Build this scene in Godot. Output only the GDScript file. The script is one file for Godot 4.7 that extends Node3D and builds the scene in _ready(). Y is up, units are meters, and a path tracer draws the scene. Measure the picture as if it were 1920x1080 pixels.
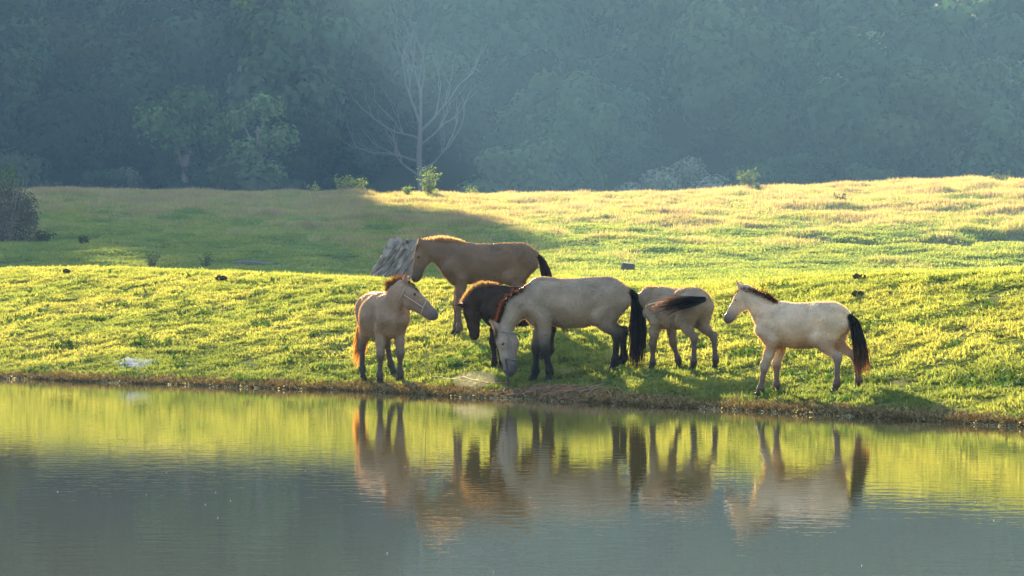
extends Node3D
# A herd of six horses on a sunlit grassy lake shore, a meadow and a hazy wooded hillside behind.
# The camera looks along -z; "deep" is the distance -z from it, the lake surface is y = 0.

const SUN_AZIMUTH := 9.5      # degrees, the sun stands behind the hill, a little to the left
const SUN_HEIGHT := 13.0

var rng := RandomNumberGenerator.new()
var rough_noise := FastNoiseLite.new()
var mound_noise := FastNoiseLite.new()
var patch_noise := FastNoiseLite.new()
var coat_noise := FastNoiseLite.new()
var taken := {}


# ------------------------------------------------------------------ bookkeeping
func numbered(called: String) -> String:
	if not taken.has(called):
		taken[called] = 0
		return called
	taken[called] += 1
	return "%s_%03d" % [called, taken[called]]


func tag(o: Node, label: String, category: String, group := "", kind := "") -> void:
	o.set_meta("label", label)
	if category != "":
		o.set_meta("category", category)
	if group != "":
		o.set_meta("group", group)
	if kind != "":
		o.set_meta("kind", kind)


func thing(called: String, label: String, category: String, at: Vector3, turn := 0.0, group := "") -> Node3D:
	var o := Node3D.new()
	o.name = numbered(called)
	add_child(o, true)
	o.position = at
	o.rotation.y = turn
	tag(o, label, category, group)
	return o


func put(called: String, m: Mesh, mat: Material, parent: Node = null) -> MeshInstance3D:
	var o := MeshInstance3D.new()
	o.name = called if parent else numbered(called)
	o.mesh = m
	o.material_override = mat
	if parent:
		parent.add_child(o, true)
	else:
		add_child(o, true)
	return o


# ------------------------------------------------------------------ mesh building
class Shape:
	var v := PackedVector3Array()
	var n := PackedVector3Array()
	var c := PackedColorArray()
	var uv := PackedVector2Array()
	var i := PackedInt32Array()

	func point(p: Vector3, normal: Vector3, color: Color) -> int:
		v.append(p)
		n.append(normal)
		c.append(color)
		return v.size() - 1

	func tri(a: int, b: int, d: int) -> void:
		i.append(a)
		i.append(b)
		i.append(d)

	func face(a: Vector3, b: Vector3, d: Vector3, color: Color) -> void:
		var normal := (d - a).cross(b - a).normalized()
		tri(point(a, normal, color), point(b, normal, color), point(d, normal, color))

	# a blade, hair or leaf: a strip along points, as wide as asked at each
	func strip(points: PackedVector3Array, widths: PackedFloat32Array, side: Vector3, ca: Color, cb: Color, late := 2.2) -> void:
		var last := points.size() - 1
		var first := v.size()
		for k in last + 1:
			var along := points[mini(k + 1, last)] - points[maxi(k - 1, 0)]
			var normal := along.cross(side).normalized()
			var color := ca.lerp(cb, pow(float(k) / last, late))
			point(points[k] - side * (widths[k] * 0.5), normal, color)
			point(points[k] + side * (widths[k] * 0.5), normal, color)
		for k in last:
			var f := first + 2 * k
			tri(f, f + 1, f + 2)
			tri(f + 1, f + 3, f + 2)

	# a round limb through points, with a radius at each
	func limb(points: PackedVector3Array, radii: PackedFloat32Array, sides: int, color: Color, wobble := 0.0, r: RandomNumberGenerator = null) -> void:
		var last := points.size() - 1
		var first := v.size()
		var u := Vector3.RIGHT
		for k in last + 1:
			var along := (points[mini(k + 1, last)] - points[maxi(k - 1, 0)]).normalized()
			u = (u - along * u.dot(along))
			if u.length() < 0.05:
				u = along.cross(Vector3.FORWARD)
			u = u.normalized()
			var w := along.cross(u)
			for s in sides:
				var a := TAU * s / sides
				var d := u * cos(a) + w * sin(a)
				var rad := radii[k] * (1.0 + (r.randf_range(-wobble, wobble) if r else 0.0))
				point(points[k] + d * rad, d, color)
		for k in last:
			for s in sides:
				var a := first + k * sides + s
				var b := first + k * sides + (s + 1) % sides
				tri(a, a + sides, b)
				tri(b, a + sides, b + sides)
		var cap := point(points[last], (points[last] - points[last - 1]).normalized(), color)
		for s in sides:
			tri(first + last * sides + (s + 1) % sides, first + last * sides + s, cap)
		var foot := point(points[0], (points[0] - points[1]).normalized(), color)
		for s in sides:
			tri(first + s, first + (s + 1) % sides, foot)

	func mesh() -> ArrayMesh:
		var arrays := []
		arrays.resize(Mesh.ARRAY_MAX)
		arrays[Mesh.ARRAY_VERTEX] = v
		arrays[Mesh.ARRAY_NORMAL] = n
		arrays[Mesh.ARRAY_COLOR] = c
		if uv.size():
			arrays[Mesh.ARRAY_TEX_UV] = uv
		arrays[Mesh.ARRAY_INDEX] = i
		var m := ArrayMesh.new()
		m.add_surface_from_arrays(Mesh.PRIMITIVE_TRIANGLES, arrays)
		return m


func paint(roughness := 0.8, glow := Color.BLACK, rim := 0.0, specular := 0.15) -> StandardMaterial3D:
	var m := StandardMaterial3D.new()
	m.vertex_color_use_as_albedo = true
	m.roughness = roughness
	m.metallic_specular = specular
	m.cull_mode = BaseMaterial3D.CULL_DISABLED
	if glow != Color.BLACK:
		m.backlight_enabled = true
		m.backlight = glow
	if rim > 0.0:
		m.rim_enabled = true
		m.rim = rim
		m.rim_tint = 0.5
	return m


# ------------------------------------------------------------------ the lie of the land
const SHORE_X := [-90.0, -40.0, -16.0, -8.1, -1.88, 1.22, 2.65, 5.06, 9.0, 16.0, 24.0, 60.0]
const SHORE_DEEP := [160.0, 100.0, 72.5, 61.7, 52.8, 46.9, 44.0, 38.5, 29.0, 12.0, -10.0, -110.0]


func table(xs: Array, ys: Array, x: float) -> float:
	if x <= xs[0]:
		return ys[0]
	for k in xs.size() - 1:
		if x <= xs[k + 1]:
			return lerpf(ys[k], ys[k + 1], (x - xs[k]) / (xs[k + 1] - xs[k]))
	return ys[-1]


func shore(x: float) -> float:
	var a := (table(SHORE_X, SHORE_DEEP, x - 0.6) + table(SHORE_X, SHORE_DEEP, x) + table(SHORE_X, SHORE_DEEP, x + 0.6)) / 3.0
	return a + 0.16 * sin(x * 2.3) + 0.1 * sin(x * 5.1 + 1.0)


# height of the bank above the lake, by the distance behind the shore
func bank(x: float, d: float) -> float:
	var left := table([0.0, 2.0, 4.0, 8.0, 20.0, 40.0], [0.0, 0.14, 0.30, 0.70, 1.83, 3.7], d)
	var right := table([0.0, 2.0, 5.0, 9.0, 19.0, 40.0], [0.0, 0.125, 0.245, 0.60, 1.45, 3.2], d)
	return lerpf(left, right, smoothstep(0.5, 2.8, x))


func crest(x: float) -> float:          # how far behind the shore the bank is highest
	return table([-9.0, -1.0, 2.0, 6.0], [21.5, 17.5, 19.0, 22.0], x)


func ridge_lift(x: float) -> float:
	return table([-40.0, -22.0, -6.0, 0.0, 7.0, 14.0, 22.0, 40.0], [0.2, 0.0, -0.15, -0.25, -0.15, 0.2, 0.55, 0.8], x)


func meadow(x: float, deep: float) -> float:
	var y := 2.0 + (minf(deep, 190.0) - 118.0) * 0.0645
	if deep > 178.0:                     # rounded off at the far ridge, then gently down
		y -= 0.0021 * (minf(deep, 205.0) - 178.0) ** 2
	if deep > 205.0:
		y -= 0.06 * (minf(deep, 240.0) - 205.0)
	return y + ridge_lift(x) * smoothstep(105.0, 188.0, deep)


func ground(x: float, deep: float) -> float:
	var d := deep - shore(x)
	if d < 0.0:
		return maxf(-1.5, 0.1 * d)
	var c := crest(x)
	var y: float
	if d < c + 3.0:
		y = bank(x, d) + 0.012 * smoothstep(0.0, 0.3, d)
		if d > c - 4.0:
			y -= 0.0068 * (d - c + 4.0) ** 2
	else:
		y = bank(x, c + 3.0) + 0.012 - 0.0068 * 49.0
		var t := clampf((d - c - 3.0) / maxf(118.0 - shore(x) - c - 3.0, 10.0), 0.0, 1.0)
		var lee := table([-4.0, 1.0, 6.0], [0.75, 0.5, 0.18], x)
		y = lerpf(y, meadow(x, maxf(deep, 118.0)), t * t * (3.0 - 2.0 * t)) - lee * sin(PI * minf(1.0, t * 1.05)) ** 2
	var near_shore := smoothstep(0.3, 3.0, d)
	y += near_shore * (0.028 * rough_noise.get_noise_2d(x * 1.4, deep) + 0.04 * rough_noise.get_noise_2d(x * 1.0 + 50.0, deep * 0.6))
	if deep > 80.0:
		var far := smoothstep(85.0, 125.0, deep) * (1.0 - 0.5 * smoothstep(175.0, 190.0, deep))
		y += far * (0.24 * mound_noise.get_noise_2d(x, deep * 0.7) + 0.13 * mound_noise.get_noise_2d(x * 3.1 + 70.0, deep * 2.0))
		y -= far * 0.55 * bare(x, deep)
	return y


# the bare earth of washed-out hollows in the meadow on the right
func bare(x: float, deep: float) -> float:
	var most := 0.0
	for g in [[12.3, 137.0, 1.6, 3.0], [14.6, 135.0, 1.7, 3.4], [17.6, 138.0, 1.5, 3.4], [10.6, 140.0, 0.9, 2.0]]:
		var e := Vector2((x - g[0]) / g[2], (deep - g[1]) / g[3]).length() + 0.35 * mound_noise.get_noise_2d(x * 4.0, deep * 4.0)
		most = maxf(most, 1.0 - smoothstep(0.6, 1.1, e))
	return most


# the trodden track that runs across the meadow
func track(x: float, deep: float) -> float:
	var a := absf(deep - table([0.0, 3.0, 9.0, 13.0], [152.0, 134.0, 100.0, 92.0], x) + 0.6 * sin(x * 1.7))
	return (1.0 - smoothstep(0.4, 1.3, a)) * smoothstep(-0.5, 1.0, x)


const HILL_FOOT := 236.0
const HILL_TOP := 338.0


func hill(x: float, deep: float) -> float:
	var u := x + tan(deg_to_rad(SUN_AZIMUTH)) * 338.0
	var top := lerpf(51.5, 31.0, smoothstep(18.0, 25.0, u + 2.0 * sin(x * 0.21))) + 1.0 * mound_noise.get_noise_2d(x * 0.4, 3.0)
	var t := clampf((deep - HILL_FOOT) / (HILL_TOP - HILL_FOOT), 0.0, 1.0)
	var y := 4.0 + (top - 4.0) * (0.75 * t + 0.25 * t * t)
	if deep > HILL_TOP:
		y -= 0.22 * (deep - HILL_TOP)
	return y + 1.6 * mound_noise.get_noise_2d(x * 0.9, deep * 0.9) * smoothstep(0.0, 0.2, t)


func on_ground(x: float, deep: float, sink := 0.0) -> Vector3:
	return Vector3(x, ground(x, deep) - sink, -deep)




# ------------------------------------------------------------------ horses
class Bones:
	var a := PackedVector3Array()
	var ab := PackedVector3Array()
	var inv := PackedFloat32Array()
	var ra := PackedFloat32Array()
	var dr := PackedFloat32Array()
	var across := PackedVector3Array()
	var q := PackedFloat32Array()
	var ca := PackedColorArray()
	var cb := PackedColorArray()
	var size := 1.0

	func add(p: Vector3, r: Vector3, radius_a: float, radius_b: float, wide: float, side: Vector3, color_a: Color, color_b: Color) -> void:
		a.append(p * size)
		var d := (r - p) * size
		ab.append(d)
		inv.append(1.0 / maxf(d.length_squared(), 1e-6))
		ra.append(radius_a * size)
		dr.append((radius_b - radius_a) * size)
		across.append(side)
		q.append(1.0 / wide - 1.0)
		ca.append(color_a)
		cb.append(color_b)


# one smooth skin over all bones: surface nets on the cells near the skin
func skin(b: Bones, cell: float, coat: Callable) -> ArrayMesh:
	var k := 1.0 / (0.0125 * b.size)
	var many := 5
	var big := cell * many
	var reach := big * 0.87 + 0.085 * b.size
	var lists := {}
	for n in b.a.size():
		var p0 := b.a[n]
		var p1 := p0 + b.ab[n]
		var r := maxf(b.ra[n], b.ra[n] + b.dr[n]) * maxf(1.0, 1.0 / (b.q[n] + 1.0)) + reach
		var lo := Vector3(minf(p0.x, p1.x), minf(p0.y, p1.y), minf(p0.z, p1.z)) - Vector3.ONE * r
		var hi := Vector3(maxf(p0.x, p1.x), maxf(p0.y, p1.y), maxf(p0.z, p1.z)) + Vector3.ONE * r
		for x in range(floori(lo.x / big), ceili(hi.x / big) + 1):
			for y in range(floori(lo.y / big), ceili(hi.y / big) + 1):
				for z in range(floori(lo.z / big), ceili(hi.z / big) + 1):
					var v := (Vector3(x, y, z) + Vector3.ONE * 0.5) * big - p0
					v += b.across[n] * (v.dot(b.across[n]) * b.q[n])
					var t := clampf(v.dot(b.ab[n]) * b.inv[n], 0.0, 1.0)
					var d := (v - b.ab[n] * t).length() - b.ra[n] - b.dr[n] * t
					if d < reach:
						var key := Vector3i(x, y, z)
						if lists.has(key):
							lists[key][0].append(n)
							lists[key][1] = minf(lists[key][1], d)
						else:
							lists[key] = [[n], d]
	var s := Shape.new()
	var where := {}
	var crossed := []
	var f := PackedFloat32Array()
	var w := many + 1
	f.resize(w * w * w)
	var tone := 1.0 / (0.03 * b.size)
	for key in lists:
		if lists[key][1] < -big * 1.35:
			continue
		var ns := PackedInt32Array(lists[key][0])
		var base: Vector3i = key * many
		var at := 0
		var any_in := false
		var any_out := false
		for x in w:
			for y in w:
				for z in w:
					var p := Vector3(base.x + x, base.y + y, base.z + z) * cell
					var sum := 1e-30
					for n in ns:
						var v := p - b.a[n]
						v += b.across[n] * (v.dot(b.across[n]) * b.q[n])
						var t := clampf(v.dot(b.ab[n]) * b.inv[n], 0.0, 1.0)
						sum += exp(-k * ((v - b.ab[n] * t).length() - b.ra[n] - b.dr[n] * t))
					var value := -log(sum) / k
					f[at] = value
					at += 1
					if value < 0.0:
						any_in = true
					else:
						any_out = true
		if not (any_in and any_out):
			continue
		for x in many:
			for y in many:
				for z in many:
					var o := (x * w + y) * w + z
					var e := [f[o], f[o + 1], f[o + w], f[o + w + 1], f[o + w * w], f[o + w * w + 1], f[o + w * w + w], f[o + w * w + w + 1]]
					var inside := 0
					for c in 8:
						if e[c] < 0.0:
							inside += 1
					if inside == 0 or inside == 8:
						continue
					var sum := Vector3.ZERO
					var count := 0
					for pair in EDGES:
						var p: float = e[pair[0]]
						var r: float = e[pair[1]]
						if (p < 0.0) != (r < 0.0):
							sum += CORNERS[pair[0]].lerp(CORNERS[pair[1]], p / (p - r))
							count += 1
					var cellat := Vector3i(base.x + x, base.y + y, base.z + z)
					var pos := (Vector3(cellat) + sum / count) * cell
					var normal := Vector3(e[4] + e[5] + e[6] + e[7] - e[0] - e[1] - e[2] - e[3], e[2] + e[3] + e[6] + e[7] - e[0] - e[1] - e[4] - e[5], e[1] + e[3] + e[5] + e[7] - e[0] - e[2] - e[4] - e[6]).normalized()
					var color := Color(0, 0, 0, 0)
					var total := 1e-9
					for n in ns:
						var v := pos - b.a[n]
						v += b.across[n] * (v.dot(b.across[n]) * b.q[n])
						var t := clampf(v.dot(b.ab[n]) * b.inv[n], 0.0, 1.0)
						var share := exp(-tone * ((v - b.ab[n] * t).length() - b.ra[n] - b.dr[n] * t))
						color += b.ca[n].lerp(b.cb[n], t) * share
						total += share
					color = color * (1.0 / total)
					color.a = 1.0
					where[cellat] = s.point(pos, normal, coat.call(pos / b.size, color))
					for axis in 3:
						var other: float = e[[4, 2, 1][axis]]
						if (e[0] < 0.0) != (other < 0.0):
							crossed.append([cellat, axis, e[0] < 0.0])
	for edge in crossed:
		var c: Vector3i = edge[0]
		var i1: Vector3i = [Vector3i(0, 1, 0), Vector3i(0, 0, 1), Vector3i(1, 0, 0)][edge[1]]
		var i2: Vector3i = [Vector3i(0, 0, 1), Vector3i(1, 0, 0), Vector3i(0, 1, 0)][edge[1]]
		var q0: int = where.get(c, -1)
		var q1: int = where.get(c - i1, -1)
		var q2: int = where.get(c - i1 - i2, -1)
		var q3: int = where.get(c - i2, -1)
		if mini(mini(q0, q1), mini(q2, q3)) < 0:
			continue
		if edge[2]:
			s.tri(q0, q2, q1)
			s.tri(q0, q3, q2)
		else:
			s.tri(q0, q1, q2)
			s.tri(q0, q2, q3)
	return s.mesh()


const CORNERS := [Vector3(0, 0, 0), Vector3(0, 0, 1), Vector3(0, 1, 0), Vector3(0, 1, 1), Vector3(1, 0, 0), Vector3(1, 0, 1), Vector3(1, 1, 0), Vector3(1, 1, 1)]
const EDGES := [[0, 1], [2, 3], [4, 5], [6, 7], [0, 2], [1, 3], [4, 6], [5, 7], [0, 4], [1, 5], [2, 6], [3, 7]]


# Everything in a horse is measured in its height at the withers; x forward, y up, z to its right.
func make_horse(d: Dictionary) -> Node3D:
	var root := thing(d.name, d.label, "horse", on_ground(d.x, d.deep), deg_to_rad(d.turn), "horses grazing on the shore")
	root.position.y = on_ground(d.x, d.deep).y + d.get("lift", 0.0)
	var b := Bones.new()
	b.size = d.h
	var z := Vector3.BACK
	var fat: float = d.get("belly", 1.0)
	var slim: float = d.get("slim", 1.0)
	var c: Color = d.coat
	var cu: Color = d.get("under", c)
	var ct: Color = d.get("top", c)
	var cl: Color = d.lower
	var long: float = d.get("long", 1.0)
	var X := func(v: float) -> float: return v * long
	var P := func(px: float, py: float, pz := 0.0) -> Vector3: return Vector3(px * long, py, pz)
	# trunk
	b.add(P.call(0.24, 0.755), P.call(0.02, 0.735), 0.205, 0.215, 0.86 * slim, z, c, c)
	b.add(P.call(0.02, 0.722), P.call(-0.24, 0.755), 0.222 * fat, 0.195, 0.92 * fat * slim, z, c, c)
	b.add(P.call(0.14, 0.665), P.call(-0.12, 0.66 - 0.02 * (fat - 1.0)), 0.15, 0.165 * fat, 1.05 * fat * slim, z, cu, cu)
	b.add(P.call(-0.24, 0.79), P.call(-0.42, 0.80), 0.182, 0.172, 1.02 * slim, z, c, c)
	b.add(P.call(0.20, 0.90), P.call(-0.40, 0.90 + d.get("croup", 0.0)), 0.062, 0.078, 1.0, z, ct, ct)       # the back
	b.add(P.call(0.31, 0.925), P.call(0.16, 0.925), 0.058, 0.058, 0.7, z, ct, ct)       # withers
	b.add(P.call(0.34, 0.70), P.call(0.30, 0.62), 0.145, 0.13, 0.95 * slim, z, c, c)           # breast
	for s in [-1.0, 1.0]:
		b.add(P.call(0.24, 0.86, 0.085 * s), P.call(0.40, 0.69, 0.095 * s), 0.075, 0.072, 1.0, z, c, c)   # shoulder
		b.add(P.call(0.39, 0.69, 0.10 * s), P.call(0.26, 0.585, 0.105 * s), 0.07, 0.07, 1.0, z, c, c)
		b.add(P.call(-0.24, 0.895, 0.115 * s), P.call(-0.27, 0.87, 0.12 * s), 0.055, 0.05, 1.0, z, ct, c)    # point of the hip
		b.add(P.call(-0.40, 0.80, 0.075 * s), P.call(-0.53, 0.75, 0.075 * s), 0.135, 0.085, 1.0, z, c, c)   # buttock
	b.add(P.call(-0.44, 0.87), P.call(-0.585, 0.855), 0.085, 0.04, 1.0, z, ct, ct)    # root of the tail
	# neck
	var poll: Vector3 = d.poll
	var base: Vector3 = d.get("neck_base", P.call(0.30, 0.80))
	var mid: Vector3 = d.get("neck_mid", base.lerp(poll, 0.5))
	var nt: float = d.get("neck", 1.0)
	b.add(base, mid, 0.165 * nt, 0.118 * nt, 0.72, z, c, c)
	b.add(mid, poll, 0.118 * nt, 0.078 * nt, 0.74, z, c, c)
	b.add(P.call(0.26, 0.93), mid + (poll - base).cross(z).normalized() * -0.055, 0.05, 0.055, 0.8, z, ct, ct)   # crest
	b.add(P.call(0.39, 0.68), mid + (poll - base).cross(z).normalized() * 0.05, 0.09, 0.07, 0.85, z, c, c)   # throat side of the neck
	# head
	var muzzle: Vector3 = d.muzzle
	var axis := (muzzle - poll).normalized()
	var hint: Vector3 = d.get("brow", Vector3(0.6, 0.8, 0))
	var up := (hint - axis * hint.dot(axis)).normalized()
	var side := axis.cross(up)
	var L := (muzzle - poll).length()
	var H := func(along: float, rise: float, out := 0.0) -> Vector3: return poll + axis * (along * L) + up * (rise * L) + side * (out * L)
	var hb := L
	var ch: Color = d.get("head", c)
	var cm: Color = d.nose
	b.add(H.call(0.02, -0.02), H.call(0.26, 0.0), 0.165 * hb, 0.165 * hb, 0.78, side, c.lerp(ch, 0.5), ch)
	b.add(H.call(0.24, 0.02), H.call(0.62, 0.005), 0.155 * hb, 0.115 * hb, 0.74, side, ch, ch)
	b.add(H.call(0.62, -0.01), H.call(0.91, -0.035), 0.115 * hb, 0.10 * hb, 0.82, side, ch, cm)
	b.add(H.call(0.88, -0.04), H.call(0.95, -0.06), 0.095 * hb, 0.08 * hb, 0.95, side, cm, cm)
	b.add(H.call(0.28, -0.13), H.call(0.34, -0.17), 0.15 * hb, 0.14 * hb, 0.60, side, ch, ch)    # cheek
	b.add(H.call(0.36, -0.18), H.call(0.82, -0.13), 0.10 * hb, 0.06 * hb, 0.75, side, ch, cm)    # lower jaw
	b.add(H.call(0.82, -0.13), H.call(0.90, -0.135), 0.065 * hb, 0.055 * hb, 0.9, side, cm, cm)  # chin
	for s in [-1.0, 1.0]:
		b.add(H.call(0.29, 0.085, 0.105 * s), H.call(0.40, 0.06, 0.09 * s), 0.045 * hb, 0.035 * hb, 1.0, side, ch, ch)   # brow bone
		b.add(H.call(0.90, 0.0, 0.055 * s), H.call(0.95, -0.03, 0.05 * s), 0.035 * hb, 0.03 * hb, 1.0, side, cm, cm * 0.5)  # nostril
		var ear: Vector3 = d.get("ears", Vector3(-0.6, 1.0, 0.45))
		var root_ear: Vector3 = H.call(0.03, 0.08, 0.085 * s)
		var dir: Vector3 = (axis * ear.x + up * ear.y + side * (ear.z * s)).normalized()
		var mid_ear: Vector3 = root_ear + dir * 0.13 * hb
		var tip: Vector3 = root_ear + dir * 0.34 * hb + up * 0.01
		b.add(root_ear, mid_ear, 0.045 * hb, 0.052 * hb, 0.8, side, ch, ch)
		b.add(mid_ear, tip, 0.048 * hb, 0.010 * hb, 0.8, side, ch, d.get("ear_tip", ch * 0.5))
	# legs: front left, front right, hind left, hind right
	var hoofs: Array = d.legs
	var turn := root.rotation.y
	var fetlocks := []
	var lt: float = 0.88 * d.get("leg", 1.0)
	var dark: float = d.get("dark_from", 1.0)     # how far down the cannon the dark colour begins: 0 at the knee
	for n in 4:
		var s := -1.0 if n % 2 == 0 else 1.0
		var flat: Vector2 = hoofs[n]
		var world: Vector3 = root.position + Vector3(flat.x, 0, flat.y).rotated(Vector3.UP, turn) * d.h
		var y: float = (ground(world.x, -world.z) - root.position.y) / d.h
		var hoof := Vector3(flat.x, y + 0.012, flat.y)
		var ck := c.lerp(cl, d.get("knee_tone", 0.5))
		if n < 2:
			var elbow: Vector3 = P.call(0.25, 0.585, 0.105 * s)
			var knee := elbow.lerp(hoof, 0.47) + Vector3(0.022 + d.get("knee_bend", [0.0, 0.0])[n], 0.0, 0.0)
			var fet := knee.lerp(hoof, 0.74) + Vector3(-0.012, 0.012, 0)
			b.add(elbow, elbow.lerp(knee, 0.55), 0.078 * lt, 0.058 * lt, 0.9, z, c, c.lerp(ck, 0.4))
			b.add(elbow.lerp(knee, 0.55), knee, 0.058 * lt, 0.043 * lt, 0.95, z, c.lerp(ck, 0.4), ck)
			b.add(knee + Vector3(0.005, 0.02, 0), knee - Vector3(0, 0.022, 0), 0.043 * lt, 0.039 * lt, 1.0, z, ck, cl)
			b.add(knee, fet, 0.035 * lt, 0.030 * lt, 0.92, z, cl, cl)
			b.add(fet, fet + Vector3(-0.004, -0.012, 0), 0.034 * lt, 0.033 * lt, 1.0, z, cl, d.sock)
			b.add(fet, hoof + Vector3(0.0, 0.03, 0), 0.028 * lt, 0.034 * lt, 1.0, z, d.sock, d.sock)
			fetlocks.append([fet, hoof])
		else:
			var stifle: Vector3 = P.call(-0.27, 0.60, 0.115 * s)
			var hock := Vector3(lerpf(stifle.x, hoof.x, 0.62) - 0.115, lerpf(0.40, 0.40 + y, 0.6), lerpf(0.105 * s, hoof.z, 0.5))
			var fet := hock.lerp(hoof, 0.72) + Vector3(-0.022, 0.012, 0)
			b.add(P.call(-0.43, 0.77, 0.085 * s), stifle, 0.13, 0.098 * lt, 0.85, z, c, c)
			b.add(P.call(-0.46, 0.72, 0.085 * s), stifle.lerp(hock, 0.45), 0.115, 0.07 * lt, 0.85, z, c, c)
			b.add(stifle, stifle.lerp(hock, 0.6), 0.085 * lt, 0.055 * lt, 0.85, z, c, c.lerp(ck, 0.5))
			b.add(stifle.lerp(hock, 0.6), hock, 0.055 * lt, 0.042 * lt, 0.85, z, c.lerp(ck, 0.5), ck)
			b.add(hock + Vector3(-0.022, 0.03, 0), hock + Vector3(0.0, -0.02, 0), 0.033 * lt, 0.042 * lt, 0.9, z, ck, cl)
			b.add(hock, fet, 0.037 * lt, 0.032 * lt, 0.92, z, cl, cl)
			b.add(fet, fet + Vector3(-0.004, -0.012, 0), 0.035 * lt, 0.034 * lt, 1.0, z, cl, d.sock)
			b.add(fet, hoof + Vector3(0.0, 0.03, 0), 0.028 * lt, 0.034 * lt, 1.0, z, d.sock, d.sock)
			fetlocks.append([fet, hoof])
	d.bones = b
	d.root = root
	d.frame = [poll, axis, up, side, L]
	d.body = null
	# hooves
	for pair in fetlocks:
		var lean: Vector3 = (pair[1] - pair[0])
		var toe := Vector3(lean.x * 0.4 + 0.02, 0, lean.z * 0.2)
		var s := Shape.new()
		var at: Vector3 = pair[1] * d.h
		s.limb(PackedVector3Array([at + toe * 0.5 * d.h + Vector3(0, -0.016, 0) * d.h, at + toe * 0.35 * d.h + Vector3(0, 0.006, 0) * d.h, at + Vector3(0, 0.045, 0) * d.h]),
			PackedFloat32Array([0.052 * d.h * lt, 0.048 * d.h * lt, 0.037 * d.h * lt]), 10, d.get("hoof", Color(0.03, 0.026, 0.024)))
		put("hoof", s.mesh(), horn, root)
	# eyes
	for s in [-1.0, 1.0]:
		var eye := SphereMesh.new()
		eye.radius = 0.042 * L * d.h
		eye.height = eye.radius * 2.0
		eye.radial_segments = 10
		eye.rings = 6
		put("eye", eye, eye_dark, root).position = H.call(0.335, 0.055, 0.115 * s) * d.h
	# mane: along the crest of the neck, from the forelock to the withers
	var hair := Shape.new()
	var crest_line := []
	var nape: Vector3 = H.call(0.0, 0.13)
	var neck_up := -(poll - base).cross(z).normalized()
	var withers: Vector3 = P.call(0.24, 0.965)
	var m1 := mid + neck_up * 0.108 * nt
	for k in 41:
		var t := k / 40.0
		crest_line.append(nape.lerp(m1, t * 2.0) if t < 0.5 else m1.lerp(withers, t * 2.0 - 1.0))
	for pass_ in 3:
		for k in range(1, 40):
			crest_line[k] = (crest_line[k - 1] + crest_line[k + 1]) * 0.5
	var strands: int = int(1.7 * d.get("strands", 420))
	var mane: Color = d.mane
	var tips: Color = d.get("mane_tip", mane)
	for k in strands:
		var t := rng.randf()
		var p: Vector3 = crest_line[int(t * 40.0)].lerp(crest_line[mini(40, int(t * 40.0) + 1)], fposmod(t * 40.0, 1.0))
		var along: Vector3 = (crest_line[mini(40, int(t * 40.0) + 1)] - crest_line[maxi(0, int(t * 40.0) - 1)]).normalized()
		var out := along.cross(z).normalized() if along.cross(z).dot(neck_up) > 0.0 else -along.cross(z).normalized()
		var fall: float = d.get("mane_fall", 0.0) * rng.randf_range(0.7, 1.2) + rng.randf_range(-0.35, 0.35)
		var len: float = d.get("mane_length", 0.085) * rng.randf_range(0.6, 1.15) * (0.55 + 0.45 * sin(PI * clampf(t * 0.9 + 0.1, 0, 1)))
		var dir := (out * cos(fall) + z * sin(fall) + along * rng.randf_range(-0.3, 0.45)).normalized()
		var q := p - out * 0.012 + z * rng.randf_range(-0.022, 0.022)
		var pts := PackedVector3Array()
		for j in 4:
			pts.append(q * d.h)
			q += dir * (len / 3.0)
			dir = (dir + Vector3(0, -0.28, 0) + z * fall * 0.2).normalized()
		var wide: float = 0.0075 * d.h
		hair.strip(pts, PackedFloat32Array([wide, wide, wide * 0.8, wide * 0.15]), (along + z * rng.randf_range(-0.5, 0.5)).normalized(), mane * rng.randf_range(0.7, 1.3), tips * rng.randf_range(0.7, 1.3))
	# forelock
	for k in int(d.get("forelock", 60)):
		var q: Vector3 = H.call(rng.randf_range(-0.06, 0.10), 0.175, rng.randf_range(-0.11, 0.11))
		var pts := PackedVector3Array()
		var dir := (up * 0.2 + axis * rng.randf_range(0.4, 1.1) + side * rng.randf_range(-0.35, 0.35)).normalized()
		for j in 4:
			pts.append(q * d.h)
			q += dir * (d.get("forelock_length", 0.10) * rng.randf_range(0.8, 1.1) / 3.0)
			dir = (dir + axis * 0.45 - up * 0.30).normalized()
		hair.strip(pts, PackedFloat32Array([0.009, 0.009, 0.007, 0.001]), side, d.get("fore", mane) * rng.randf_range(0.7, 1.3), d.get("fore", tips) * rng.randf_range(0.7, 1.2))
	put("mane", hair.mesh(), d.get("mane_skin", hair_dark), root)
	# tail: strands along a curve
	var tail := Shape.new()
	var way: Array = d.tail
	var curve := Curve3D.new()
	for k in way.size():
		var before: Vector3 = way[maxi(k - 1, 0)]
		var after: Vector3 = way[mini(k + 1, way.size() - 1)]
		var reach := (after - before) * 0.17
		curve.add_point(way[k] * d.h, -reach * d.h, reach * d.h)
	var total := curve.get_baked_length()
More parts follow.
